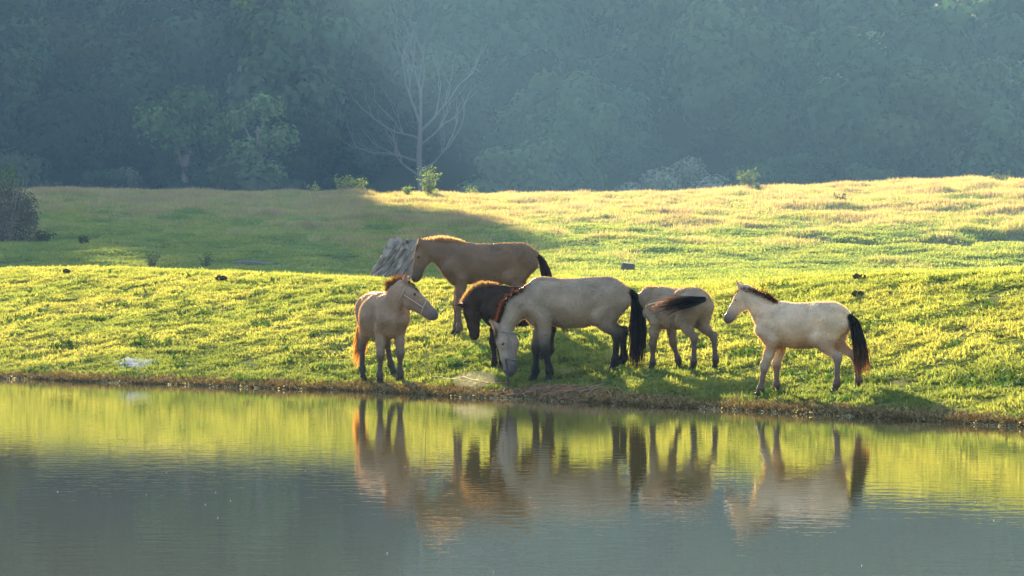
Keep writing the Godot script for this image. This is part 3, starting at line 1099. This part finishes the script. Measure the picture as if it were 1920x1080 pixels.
	var job := WorkerThreadPool.add_group_task(skin_horse, herd.size(), -1, true)
	WorkerThreadPool.wait_for_group_task_completion(job)
	for d in herd:
		put("body", d.body, hide_dark if d.coat.r < 0.1 else hide if d.lower.r < 0.02 else hide_pale, d.root)
		fur(d)
	halter(herd[0], Color(0.40, 0.33, 0.25), 0.007)
	halter(herd[3], Color(0.20, 0.20, 0.20), 0.007)


# ------------------------------------------------------------------ woods
func build_forest() -> void:
	var leaf_tone := Color(0.030, 0.050, 0.023)
	var kinds := []
	for k in 4:
		var lobes := []
		for j in 9:
			var a := rng.randf() * TAU
			var r := rng.randf_range(0.4, 2.3)
			lobes.append([Vector3(cos(a) * r, rng.randf_range(-1.8, 2.4), sin(a) * r), rng.randf_range(0.8, 1.5), 0.6])
		lobes.append([Vector3(0, 0, 0), 2.0, 0.9])
		kinds.append(crown_shape(lobes, 4200, 0.36, Color(1, 1, 1), 0.6))
	var lists: Array = [PackedFloat32Array(), PackedFloat32Array(), PackedFloat32Array(), PackedFloat32Array()]
	for row in 21:
		var deep0 := 243.0 + row * 5.2
		var hx := -150.0
		while hx < 110.0:
			hx += rng.randf_range(4.5, 10.5)
			var deep := deep0 + rng.randf_range(-2.0, 2.0)
			var size := rng.randf_range(0.9, 2.0)
			if row > 13:
				size = rng.randf_range(0.9, 1.2)
			var y := hill(hx, deep) + 3.6 * size
			if row < 2:
				size *= 0.7
				y = hill(hx, deep) + 2.0 * size
			if deep < 258.0 and (absf(hx + 5.6) < 5.5 or absf(hx + 25.3) < 2.6 or absf(hx - 10.4) < 5.0):
				continue
			var c := leaf_tone * rng.randf_range(0.25, 2.0)
			c = c.lerp(Color(0.10, 0.10, 0.035), rng.randf() * 0.5)
			var list: PackedFloat32Array = lists[rng.randi() % 4]
			spot(list, Vector3(hx, y, -deep), rng.randf() * TAU, size, size * rng.randf_range(0.9, 1.35), Vector3.ZERO, c)
	for k in 330:                            # undergrowth along the foot of the wood
		var hx := rng.randf_range(-75.0, 75.0)
		var deep := rng.randf_range(241.0, 268.0)
		if deep < 262.0 and absf(hx + 5.6) < 4.5:
			continue
		if deep < 256.0 and absf(hx - 10.4) < 4.5:
			continue
		var size := rng.randf_range(0.3, 0.62)
		var list: PackedFloat32Array = lists[rng.randi() % 4]
		spot(list, Vector3(hx, hill(hx, deep) + 2.2 * size, -deep), rng.randf() * TAU, size * 1.25, size, Vector3.ZERO, leaf_tone * rng.randf_range(0.4, 1.7))
	for k in 4:
		scatter("forest", ["dense wood of mixed round crowns covering the hazy hill", "lower crowns of the wood on the hazy hill", "darker crowns of the wood on the hazy hill", "taller crowns of the wood on the hazy hill"][k], "forest", kinds[k], leaf_skin, lists[k])
	var on_hill := func(x: float, deep: float) -> Vector3: return Vector3(x, hill(x, deep) - 0.2, -deep)
	# trees that can be told apart along the foot of the hill
	var bare_tree := thing("dead_tree", "leafless pale tree with forked limbs at the foot of the hill", "tree", Vector3(-5.65, 4.6, -242.0))
	var s := Shape.new()
	var ends := []
	var bark := Color(0.105, 0.10, 0.096)
	s.limb(PackedVector3Array([Vector3(0.1, -0.5, 0), Vector3(0.0, 3.0, 0), Vector3(-0.12, 5.6, 0.1), Vector3(-0.05, 7.6, 0.0)]), PackedFloat32Array([0.27, 0.20, 0.165, 0.12]), 8, bark, 0.08, rng)
	for l in [[Vector3(-0.05, 7.6, 0), Vector3(0.15, 1, 0), 2.6, 0.12], [Vector3(-0.05, 7.4, 0), Vector3(-0.4, 1, 0.2), 2.9, 0.11], [Vector3(-0.1, 7.0, 0), Vector3(0.65, 0.9, -0.2), 2.9, 0.11], [Vector3(-0.1, 6.6, 0), Vector3(-0.95, 0.35, 0.3), 2.2, 0.08],
		[Vector3(-0.1, 6.2, 0), Vector3(0.9, 0.5, -0.2), 2.2, 0.08], [Vector3(-0.05, 5.2, 0), Vector3(-0.95, 0.25, 0.2), 2.3, 0.07], [Vector3(0, 4.4, 0), Vector3(0.8, 0.7, 0.2), 2.6, 0.09], [Vector3(0, 4.2, 0), Vector3(-0.8, 0.6, -0.2), 2.2, 0.09]]:
		branch(s, l[0], l[1].normalized(), l[2], l[3], 3, bark, 0.5, ends, 0.22)
	put("trunk", s.mesh(), bark_skin, bare_tree)
	tree("pale_tree", "small greyish leafed tree at the hill's foot near the left bush", on_hill.call(-25.3, 251.0), 3.6, [[Vector3(-0.7, 2.0, 0), 1.0, 0.9], [Vector3(0.5, 2.6, 0), 1.0, 0.8], [Vector3(0.6, 1.4, 0), 0.8, 0.9]], 1300, 0.2, Color(0.16, 0.155, 0.11), Color(0.22, 0.2, 0.17))
	tree("drooping_tree", "broad green tree with drooping crown over a dark hollow, left of the dead tree", on_hill.call(-21.0, 249.0), 9.0, [[Vector3(-1.6, 6.6, 0), 1.7, 0.6], [Vector3(0.6, 7.6, 0), 2.0, 0.6], [Vector3(2.1, 6.0, 0), 1.5, 0.7], [Vector3(-0.2, 5.4, 0.6), 1.5, 0.6]], 2200, 0.34, Color(0.07, 0.11, 0.032), Color(0.16, 0.14, 0.11), 1.4)
	tree("layered_tree", "light green tree with stepped drooping sprays just left of the dead tree", on_hill.call(-16.2, 248.0), 8.0, [[Vector3(-1.2, 6.3, 0), 1.2, 0.6], [Vector3(0.4, 7.0, 0), 1.5, 0.6], [Vector3(-0.7, 4.3, 0.4), 1.2, 0.7], [Vector3(1.3, 5.0, 0), 1.5, 0.7], [Vector3(0.6, 2.6, 0.4), 1.4, 0.8], [Vector3(-0.9, 2.2, 0.2), 0.9, 0.8]], 2400, 0.3, Color(0.10, 0.145, 0.05), Color(0.18, 0.16, 0.12), 1.0)
	tree("pale_bush_tree", "low pale grey green tree at the hill's foot, right of the middle", on_hill.call(10.4, 252.0), 3.6, [[Vector3(-2.6, 1.2, 0), 1.3, 0.7], [Vector3(-0.7, 2.0, 0), 1.5, 0.7], [Vector3(2.4, 1.6, 0), 1.5, 0.7], [Vector3(1.1, 2.9, 0), 1.2, 0.7]], 3000, 0.24, Color(0.22, 0.23, 0.16), Color(0.22, 0.2, 0.17))
	tree("high_tree", "tree high on the right slope with light flat leaf sprays", Vector3(24.0, hill(24.0, 262.0), -262.0), 11.0, [[Vector3(-1.9, 8.6, 1.0), 1.2, 0.4], [Vector3(0.3, 9.4, 1.0), 1.5, 0.4], [Vector3(1.7, 8.4, 1.0), 1.0, 0.4], [Vector3(-2.4, 6.6, 1.5), 1.2, 0.5], [Vector3(0.6, 6.2, 1.2), 1.3, 0.5]], 1800, 0.32, Color(0.13, 0.19, 0.07), Color(0.14, 0.12, 0.1), 0.8)
	tree("round_tree", "large round crowned tree at the right edge of the hillside", Vector3(32.5, hill(32.5, 258.0), -258.0), 10.0, [[Vector3(0, 7.4, 0), 2.4, 0.8], [Vector3(-1.5, 6.0, 0.5), 1.7, 0.8], [Vector3(1.6, 5.8, 0.3), 1.8, 0.8]], 2400, 0.34, Color(0.09, 0.13, 0.05), Color(0.14, 0.12, 0.1), 0.5)


# ------------------------------------------------------------------ shrubs of the meadow
func build_shrubs() -> void:
	# the dense bush at the left edge: hanging shoots from a round top
	var at := on_ground(-18.35, 139.0)
	var t := thing("dense_bush", "tall dense dark bush with hanging shoots at the left edge of the meadow", "bush", at)
	var wood := Shape.new()
	for k in 14:
		var a := rng.randf() * TAU
		var out := Vector3(cos(a), 0, sin(a)) * rng.randf_range(0.3, 1.1)
		wood.limb(PackedVector3Array([Vector3(0, -0.1, 0) + out * 0.3, out * 0.8 + Vector3(0, 1.3, 0), out + Vector3(0, 2.3, 0)]), PackedFloat32Array([0.06, 0.04, 0.015]), 5, Color(0.16, 0.14, 0.11))
	put("stem", wood.mesh(), bark_skin, t)
	var green := Shape.new()
	var heads := []
	for k in 26:
		var a := rng.randf() * TAU
		var r := 1.15 * sqrt(rng.randf())
		heads.append([Vector3(cos(a) * r, lerpf(2.85, 1.0, r * r / 1.3) * rng.randf_range(0.72, 1.06), sin(a) * r), rng.randf_range(0.22, 0.42)])
	for k in 9000:
		var head: Array = heads[rng.randi() % heads.size()]
		var away := Vector3(rng.randfn(), rng.randfn(), rng.randfn()).normalized()
		var p: Vector3 = head[0] + away * head[1] * pow(rng.randf(), 0.35)
		if rng.randf() < 0.5:                # shoots hang down from every head
			p.y = lerpf(p.y, 0.0, rng.randf())
			p += Vector3(away.x, 0, away.z) * 0.12
		var d := Vector3(rng.randfn() * 0.4 + away.x * 0.4, -rng.randf() * 0.9 + 0.9 * float(p.y > 2.2), rng.randfn() * 0.4 + away.z * 0.4).normalized()
		var tone := Color(0.11, 0.098, 0.075).lerp(Color(0.075, 0.12, 0.04), smoothstep(1.6, 2.6, p.y)) * rng.randf_range(0.5, 1.5)
		var size := rng.randf_range(0.07, 0.2)
		green.strip(PackedVector3Array([p, p + d * size * 0.5, p + d * size]), PackedFloat32Array([0.015, 0.06, 0.01]), Vector3(rng.randfn(), rng.randfn(), rng.randfn()).normalized(), tone, tone)
	put("foliage", green.mesh(), leaf_skin, t)
	bush("low_shrub", "small dark shrub of two dense tops at the foot of the left bush", on_ground(-16.6, 138.0), 0.45, 0.7, 16, 0.09, Color(0.06, 0.07, 0.035))
	bush("low_shrub", "small dark weed standing right of the left bush", on_ground(-14.9, 135.5), 0.35, 0.4, 9, 0.08, Color(0.06, 0.07, 0.035))
	bush("thin_shrub", "thin open shrub in the shaded meadow, left one of two", on_ground(-11.2, 121.0), 0.62, 0.75, 8, 0.07, Color(0.09, 0.13, 0.04))
	bush("thin_shrub", "thin open shrub in the shaded meadow, right one of two above the log's end", on_ground(-9.55, 121.0), 0.5, 0.5, 8, 0.07, Color(0.10, 0.14, 0.045))
	# bright young shrubs on the far ridge
	var bright := Color(0.26, 0.27, 0.09)
	bush("ridge_shrub", "leftmost low yellow green shrub on the ridge line", on_ground(-9.3, 184.0), 0.65, 0.9, 8, 0.12, bright)
	bush("ridge_shrub", "spreading yellow green shrub on the ridge line, second from the left", on_ground(-8.0, 184.0), 0.90, 0.9, 11, 0.13, bright)
	bush("ridge_shrub", "yellow green shrub on the ridge line, third from the left", on_ground(-7.2, 184.0), 0.87, 0.7, 9, 0.13, bright)
	bush("ridge_shrub", "low yellow green shrub beside the tallest shrub of the ridge", on_ground(-4.9, 184.0), 0.72, 0.7, 9, 0.12, bright)
	bush("ridge_shrub", "tallest yellow green shrub on the ridge line, below the dead tree", on_ground(-3.95, 184.0), 1.52, 1.1, 18, 0.14, bright)
	bush("ridge_shrub", "small leaning shrub on the ridge line right of the tallest one", on_ground(-1.95, 184.0), 0.80, 0.7, 6, 0.13, bright)
	bush("spiky_shrub", "spiky star shaped shrub alone on the ridge line at the right", on_ground(11.2, 184.0), 1.09, 1.2, 14, 0.16, Color(0.15, 0.16, 0.06))
	bush("dark_weed", "dark upright weed just below the spiky ridge shrub", on_ground(11.3, 178.0), 0.5, 0.35, 9, 0.1, Color(0.06, 0.085, 0.03))
	bush("dark_weed", "dark weed with a thin stalk midway up the right slope", on_ground(14.0, 166.0), 0.55, 0.8, 10, 0.1, Color(0.07, 0.09, 0.035))
	bush("grey_weed", "greyish weed on the ridge near the right edge", on_ground(22.6, 180.0), 0.6, 0.9, 11, 0.11, Color(0.13, 0.14, 0.07))


# ------------------------------------------------------------------ small things
func build_objects() -> void:
	# weathered stump behind the tall horse
	var stump_at := on_ground(-2.28, 75.0)
	var t := thing("tree_stump", "big weathered grey stump leaning right with a broken pale top", "tree stump", stump_at)
	var s := Shape.new()
	var sides := 120
	var rings := 40
	for r in rings + 1:
		var f := r / float(rings)
		for k in sides:
			var a := TAU * k / sides
			var wide := lerpf(0.50, 0.33, pow(f, 1.1)) * (1.0 + 0.12 * sin(a * 3.0 + f * 2.0))
			var lean := f * 1.1
			var fine := rough_noise.get_noise_3d(cos(a + lean) * 10.0, f * 7.0, sin(a + lean) * 10.0)
			var groove := 0.10 * rough_noise.get_noise_3d(cos(a + lean) * 5.0, f * 2.2, sin(a + lean) * 5.0) + 0.025 * fine
			var top := 1.0 + 0.05 * sin(a * 2.0 + 0.5) + 0.14 * cos(a - 0.5) + 0.16 * rough_noise.get_noise_2d(cos(a) * 5.0, sin(a) * 5.0)
			var p := Vector3(cos(a) * (wide + groove * 1.3) + 0.16 * f, f * 0.80 * top - 0.12, sin(a) * (wide * 0.8 + groove))
			var tone := rng.randf_range(0.85, 1.15) * clampf(1.0 + groove * 5.0 + fine * 0.8, 0.3, 1.6)
			s.point(p, Vector3(cos(a), 0.3, sin(a)).normalized(), Color(0.20, 0.18, 0.155) * tone)
	for r in rings:
		for k in sides:
			var a := r * sides + k
			var b := r * sides + (k + 1) % sides
			s.tri(a, b, a + sides)
			s.tri(b, b + sides, a + sides)
	var st := SurfaceTool.new()
	st.create_from(s.mesh(), 0)
	st.generate_normals()
	put("trunk", st.commit(), bark_skin, t)
	var cap := Shape.new()
	for k in 34:
		var a := rng.randf() * TAU
		var r := 0.22 * sqrt(rng.randf())
		var foot := Vector3(cos(a) * r + 0.16, 0.60, sin(a) * r)
		var tall := rng.randf_range(0.10, 0.2) * (0.8 + 0.4 * cos(a + 2.6))
		cap.limb(PackedVector3Array([foot, foot + Vector3(rng.randf_range(-0.02, 0.02), tall * 0.6, 0), foot + Vector3(rng.randf_range(-0.05, 0.03), tall, 0)]), PackedFloat32Array([0.11, 0.09, 0.04]), 5, Color(0.27, 0.25, 0.225) * rng.randf_range(0.8, 1.2))
	put("broken_top", cap.mesh(), bark_skin, t)

	# small stump in the meadow
	var small := thing("small_stump", "small dark cut stump in the meadow right of the herd's middle", "tree stump", on_ground(3.50, 118.5))
	s = Shape.new()
	s.limb(PackedVector3Array([Vector3(0, -0.25, 0), Vector3(0, 0.02, 0), Vector3(0.02, 0.15, 0), Vector3(0.04, 0.29, 0.02)]), PackedFloat32Array([0.31, 0.25, 0.21, 0.19]), 20, Color(0.10, 0.085, 0.07), 0.2, rng)
	put("trunk", s.mesh(), bark_skin, small)

	# fallen log in the shaded meadow
	s = Shape.new()
	var pts := PackedVector3Array()
	var radii := PackedFloat32Array()
	for k in 9:
		var x := -8.75 + 0.30 * k
		pts.append(on_ground(x, 123.5 + 0.1 * sin(k * 1.3)) + Vector3(0, 0.06 - 0.012 * k, 0))
		radii.append(lerpf(0.10, 0.035, k / 8.0) * (0.85 + 0.3 * float(k % 2)))
	s.limb(pts, radii, 8, Color(0.13, 0.12, 0.115), 0.15, rng)
	tag(put("fallen_log", s.mesh(), bark_skin), "long grey fallen log lying in the shaded meadow", "log")

	# pale heap of netting near the water on the left
	var heap := Shape.new()
	var nx := 46
	var nz := 14
	for j in nz + 1:
		for i in nx + 1:
			var u := i / float(nx)
			var v := j / float(nz)
			var x := lerpf(-6.42, -5.42, u)
			var deep := shore(x) + lerpf(2.0, 4.1, v)
			var edge := sin(PI * v) * pow(sin(PI * u), 0.5)
			var lumpy := 0.5 + 0.5 * sin(u * 17.0 + v * 5.0) * cos(v * 7.0 + u * 6.0)
			var y := ground(x, deep) - 0.04 + edge * (0.07 + 0.06 * lumpy * (0.45 + 0.55 * absf(cos(u * 2.6)))) + 0.03 * rough_noise.get_noise_2d(x * 9.0, deep * 5.0)
			heap.point(Vector3(x, y, -deep), Vector3.UP, Color(0.30, 0.30, 0.28) * rng.randf_range(0.75, 1.15))
	for j in nz:
		for i in nx:
			var a := j * (nx + 1) + i
			heap.tri(a, a + nx + 1, a + 1)
			heap.tri(a + 1, a + nx + 1, a + nx + 2)
	st = SurfaceTool.new()
	st.create_from(heap.mesh(), 0)
	st.generate_normals()
	tag(put("netting", st.commit(), earth_skin), "crumpled heap of pale netting in the grass by the water on the left", "netting")

	# roots and twigs on the shore under the buckskin's head
	var roots := thing("driftwood_roots", "tangle of thin reddish roots and twigs at the waterline below the buckskin horse", "driftwood", on_ground(0.75, shore(0.75) + 0.4))
	var wood := Shape.new()
	for k in 60:
		var x := rng.randf_range(-0.65, 0.3) + rng.randfn() * 0.12
		var p := Vector3(x, 0.02, -rng.randf_range(-0.2, 0.9) + x * 1.7)
		var a := rng.randf_range(-0.5, 0.5) + (PI if rng.randf() < 0.5 else 0.0)
		var chain := PackedVector3Array()
		var thick := PackedFloat32Array()
		for j in 7:
			var w := p + roots.position
			p.y = ground(w.x, -w.z) - roots.position.y + 0.015 + 0.06 * sin(PI * j / 6.0) * rng.randf_range(0.3, 1.2)
			chain.append(p)
			thick.append(0.009 * (1.0 - 0.1 * j) * rng.randf_range(0.7, 1.2))
			a += rng.randf_range(-0.5, 0.5)
			p += Vector3(cos(a) * 0.075, 0, sin(a) * 0.13)
		wood.limb(chain, thick, 5, Color(0.26, 0.11, 0.07).lerp(Color(0.20, 0.15, 0.11), rng.randf()) * rng.randf_range(0.7, 1.3))
	put("root", wood.mesh(), bark_skin, roots)
	var twig := Shape.new()
	var way := PackedVector3Array()
	var thin := PackedFloat32Array()
	for k in 10:
		var f := k / 9.0
		var x := lerpf(-0.68, 0.0, f)
		way.append(on_ground(x, shore(x) + lerpf(1.5, 1.1, f)) + Vector3(0, 0.05 + 0.09 * absf(f - 0.6), 0))
		thin.append(0.008)
	twig.limb(way, thin, 5, Color(0.22, 0.09, 0.055))
	tag(put("bent_twig", twig.mesh(), bark_skin), "long thin bent twig on the shore left of the buckskin's muzzle", "twig")

	# lead rope hanging from the left horse
	var rope := Shape.new()
	var head: Array = herd[0].frame
	var chin: Vector3 = herd[0].root.transform * ((head[0] + head[1] * head[4] * 0.80 - head[2] * head[4] * 0.19) * herd[0].h)
	way = PackedVector3Array([chin])
	var foot := on_ground(chin.x + 0.06, -chin.z - 0.1)
	way.append(chin.lerp(foot, 0.5) + Vector3(-0.015, 0, 0))
	way.append(chin.lerp(foot, 0.92) + Vector3(0.0, 0, 0))
	for k in 7:
		var x := foot.x + 0.05 + 0.11 * k
		way.append(on_ground(x, -foot.z - 0.28 * k) + Vector3(0, 0.06 + 0.02 * sin(k * 2.0), 0))
	thin = PackedFloat32Array()
	thin.resize(way.size())
	thin.fill(0.006)
	rope.limb(way, thin, 5, Color(0.30, 0.22, 0.10))
	tag(put("lead_rope", rope.mesh(), strap), "thin lead rope hanging from the left horse's halter into the grass", "rope")
	# rope from the buckskin's halter to the ground
	rope = Shape.new()
	head = herd[3].frame
	chin = herd[3].root.transform * ((head[0] + head[1] * head[4] * 0.68 + head[2] * head[4] * 0.02 - head[3] * head[4] * 0.13) * herd[3].h)
	foot = on_ground(chin.x + 0.03, -chin.z - 0.5)
	rope.limb(PackedVector3Array([chin, chin.lerp(foot, 0.5) + Vector3(0.01, 0, 0.05), foot + Vector3(0, 0.02, 0)]), PackedFloat32Array([0.014, 0.014, 0.014]), 6, Color(0.04, 0.038, 0.036))
	tag(put("lead_rope", rope.mesh(), strap), "dark lead rope hanging straight from the buckskin's halter to the shore", "rope")

	# clods and dung on the bank
	var clods := [
		[-5.6, 75.5, 0.09, "dark clod on the grass left of the herd, in front of the shadow's edge"],
		[-9.45, 83.0, 0.09, "dark clod on the bank's crest near the left edge"],
		[2.55, 62.0, 0.08, "dark clod on the crest above the cream foal"],
		[5.25, 58.6, 0.07, "dark clod on the grass right of the white foal's head, upper one"],
		[4.95, 55.5, 0.075, "dark clod on the grass right of the white foal's head, lower one"],
		[7.4, 57.5, 0.06, "dark clod on the grass near the right edge"]]
	for c in clods:
		var o := thing("earth_clod", c[3], "clod", on_ground(c[0], c[1]), 0.0, "dark clods on the bank")
		for k in 3:
			var p := Vector3(rng.randf_range(-1.0, 1.0) * c[2], 0.05 + 0.2 * c[2], rng.randf_range(-0.5, 0.5) * c[2])
			put("lump", lump(p, Vector3(1.0, 0.65, 0.9) * c[2] * rng.randf_range(0.45, 0.85), Color(0.055, 0.042, 0.03), 0.5), earth_skin, o)

	# mist that hangs in the valley behind the bank, and dust blown up beside the muzzle
	var mist := FogVolume.new()
	mist.name = "valley_mist"
	mist.shape = RenderingServer.FOG_VOLUME_SHAPE_BOX
	mist.size = Vector3(320, 36, 150)
	mist.position = Vector3(-10, 13, -163)
	var veil := FogMaterial.new()
	veil.density = 0.00048
	veil.albedo = Color(0.62, 0.82, 0.95)
	mist.material = veil
	add_child(mist)
	tag(mist, "thin blue morning mist hanging in the valley before the hill", "mist", "", "stuff")
	var puff := FogVolume.new()
	puff.name = "dust_puff"
	puff.shape = RenderingServer.FOG_VOLUME_SHAPE_ELLIPSOID
	puff.size = Vector3(0.62, 0.26, 0.6)
	puff.position = on_ground(-0.47, shore(-0.47) + 1.2) + Vector3(0, 0.10, 0)
	var dust := FogMaterial.new()
	dust.density = 0.3
	dust.albedo = Color(0.9, 0.85, 0.75)
	puff.material = dust
	add_child(puff)
	tag(puff, "pale puff of dust above the shore left of the buckskin's muzzle", "dust")


# ------------------------------------------------------------------ grass
func build_grass() -> void:
	var bank := [PackedFloat32Array(), PackedFloat32Array()]
	var brown := PackedFloat32Array()
	var straw := PackedFloat32Array()
	var field := PackedFloat32Array()
	var dry := PackedFloat32Array()
	# bank
	var want := 255000
	while want > 0:
		want -= 1
		var deep := sqrt(lerpf(37.0 * 37.0, 92.0 * 92.0, rng.randf()))
		var half := deep * 0.1316 + 3.6
		var x := rng.randf_range(-half, half)
		var d := deep - shore(x)
		if d < 0.25 or d > crest(x) + 9.0:
			continue
		var n := patch_noise.get_noise_2d(x * 4.6, deep * 2.4)
		var m := patch_noise.get_noise_2d(x * 0.7 + 90.0, deep * 0.5)
		var wet := 1.0 - smoothstep(0.2, 1.2, d + n * 0.7 + 0.9 * patch_noise.get_noise_2d(x * 1.3, 40.0))
		if wet > 0.5 and rng.randf() < wet * 0.55:
			continue
		var worn := patch_noise.get_noise_2d(x * 1.9 + 300.0, deep * 1.1)
		if worn > 0.28 and rng.randf() < 0.75:
			continue
		var tall := clampf(0.8 + 1.25 * n, 0.3, 1.4) * rng.randf_range(0.75, 1.2)
		var c := Color(0.25, 0.31, 0.085).lerp(Color(0.40, 0.40, 0.12), clampf(0.5 + 0.9 * m + rng.randf_range(-0.2, 0.2), 0, 1)).lerp(Color(0.10, 0.16, 0.05), clampf(-n * 1.7, 0, 0.85))
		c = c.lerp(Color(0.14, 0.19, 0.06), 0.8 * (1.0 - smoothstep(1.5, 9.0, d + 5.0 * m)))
		c = c.lerp(Color(0.20, 0.15, 0.07), wet * 0.9)
		c *= rng.randf_range(0.8, 1.15)
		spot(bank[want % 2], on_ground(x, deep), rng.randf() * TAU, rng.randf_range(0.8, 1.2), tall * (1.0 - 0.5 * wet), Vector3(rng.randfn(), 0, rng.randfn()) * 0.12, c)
	scatter("bank_grass", "short sunlit green grass covering the bank", "grass", tuft(20, 0.10, 0.04, 0.10, 0.010, 0.9), grass_skin, bank[0])
	scatter("bank_weeds", "low leafy weeds growing among the grass of the bank", "weeds", tuft(14, 0.09, 0.035, 0.085, 0.022, 1.3), grass_skin, bank[1])
	var herbs := PackedFloat32Array()
	for k in 9000:
		var deep := sqrt(lerpf(38.0 * 38.0, 84.0 * 84.0, rng.randf()))
		var half := deep * 0.1316 + 2.0
		var x := rng.randf_range(-half, half)
		var d := deep - shore(x)
		if d < 0.4 or d > crest(x) or patch_noise.get_noise_2d(x * 2.2 + 500.0, deep * 1.4) < 0.16 + 0.012 * d:
			continue
		var c := Color(0.09, 0.15, 0.045).lerp(Color(0.17, 0.16, 0.06), rng.randf() * rng.randf()) * rng.randf_range(0.8, 1.2)
		spot(herbs, on_ground(x, deep), rng.randf() * TAU, rng.randf_range(0.7, 1.3), rng.randf_range(0.6, 1.3), Vector3(rng.randfn(), 0, rng.randfn()) * 0.15, c)
	scatter("bank_herbs", "darker clumps of leafy herbs dotted over the lower bank", "weeds", tuft(18, 0.11, 0.07, 0.16, 0.026, 0.9), leaf_skin, herbs)
	var bits := PackedFloat32Array()
	for k in 34:
		var deep := rng.randf_range(14.0, 46.0)
		var x := rng.randf_range(-0.14, 0.14) * deep
		if deep < shore(x) - 0.5:
			spot(bits, Vector3(x, 0.003, -deep), rng.randf() * TAU, rng.randf_range(0.5, 1.6), 1.0, Vector3.ZERO, Color(0.42, 0.42, 0.38))
	scatter("floating_bits", "tiny pale seeds and flies floating on the lake", "seeds", lump(Vector3.ZERO, Vector3(0.0035, 0.003, 0.0035), Color.WHITE, 0.4), earth_skin, bits)
	# trampled brown litter along the water
	for k in 14000:
		var deep := rng.randf_range(37.0, 66.0)
		var d := 0.05 + 1.3 * rng.randf() * rng.randf()
		var x := -9.5
		# find the place on the shore at that depth
		var lo := -12.0
		var hi := 8.0
		for j in 14:
			x = (lo + hi) * 0.5
			if shore(x) > deep - d:
				lo = x
			else:
				hi = x
		var c := Color(0.17, 0.12, 0.06).lerp(Color(0.30, 0.24, 0.11), rng.randf()) * rng.randf_range(0.6, 1.2)
		spot(brown, on_ground(x, deep), rng.randf() * TAU, rng.randf_range(0.6, 1.1), rng.randf_range(0.5, 1.0), Vector3(rng.randfn(), 0, rng.randfn()) * 0.3, c)
	scatter("shore_litter", "trampled brown plants and litter along the water's edge", "dead plants", tuft(14, 0.09, 0.02, 0.07, 0.016, 1.8), litter_skin, brown)
	var foam := PackedFloat32Array()
	for k in 1500:
		var x := rng.randf_range(-9.0, 7.0)
		var gap := patch_noise.get_noise_2d(x * 1.4, 7.0)
		if gap < 0.06 and rng.randf() < 0.93:
			continue
		var deep := shore(x) + rng.randfn() * 0.03 - 0.03
		spot(foam, Vector3(x, 0.012, -deep), rng.randf() * TAU, rng.randf_range(0.3, 1.0) + 1.6 * rng.randf() ** 6.0, rng.randf_range(0.5, 1.2), Vector3(rng.randfn(), 0, rng.randfn()) * 0.3, Color(0.62, 0.56, 0.42))
	scatter("foam", "thin broken pale line of foam and wet stalks along the waterline", "foam", tuft(8, 0.045, 0.008, 0.022, 0.008, 1.6), dry_skin, foam)
	# meadow
	want = 138000
	while want > 0:
		want -= 1
		var deep := sqrt(lerpf(78.0 * 78.0, 196.0 * 196.0, rng.randf()))
		var half := deep * 0.1316 + 8.0
		var x := rng.randf_range(-half, half)
		if deep - shore(x) < crest(x) + 6.0 or bare(x, deep) > 0.3 or (track(x, deep) > 0.5 and rng.randf() < 0.85):
			continue
		var n := mound_noise.get_noise_2d(x * 2.2 + 30.0, deep * 1.6)
		var m := patch_noise.get_noise_2d(x * 0.9, deep * 0.5)
		var high := smoothstep(135.0, 168.0, deep + 40.0 * n - 14.0 * (1.0 - smoothstep(-14.0, -4.0, x)))
		var c := Color(0.19, 0.29, 0.09).lerp(Color(0.32, 0.36, 0.11), clampf(0.5 + m, 0, 1))
		if rng.randf() < high * 0.85:
			c = Color(0.44, 0.39, 0.20).lerp(Color(0.38, 0.29, 0.20), clampf(0.4 + m * 1.2, 0, 1))
		c *= rng.randf_range(0.8, 1.2)
		var tall := clampf(0.8 + 0.8 * m, 0.3, 1.6) * lerpf(0.55, 1.0, high)
		if rng.randf() < high:
			spot(dry, on_ground(x, deep), rng.randf() * TAU, rng.randf_range(0.8, 1.3), tall, Vector3(rng.randfn(), 0, rng.randfn()) * 0.1, c)
		else:
			spot(field, on_ground(x, deep), rng.randf() * TAU, rng.randf_range(0.8, 1.3), tall, Vector3(rng.randfn(), 0, rng.randfn()) * 0.1, c)
	scatter("meadow_grass", "green grass of the meadow behind the bank", "grass", tuft(26, 0.24, 0.09, 0.2, 0.024, 0.8), grass_skin, field)
	scatter("dry_grass", "taller tan dry grass on the upper meadow", "grass", tuft(26, 0.22, 0.14, 0.36, 0.017, 0.6), dry_skin, dry)
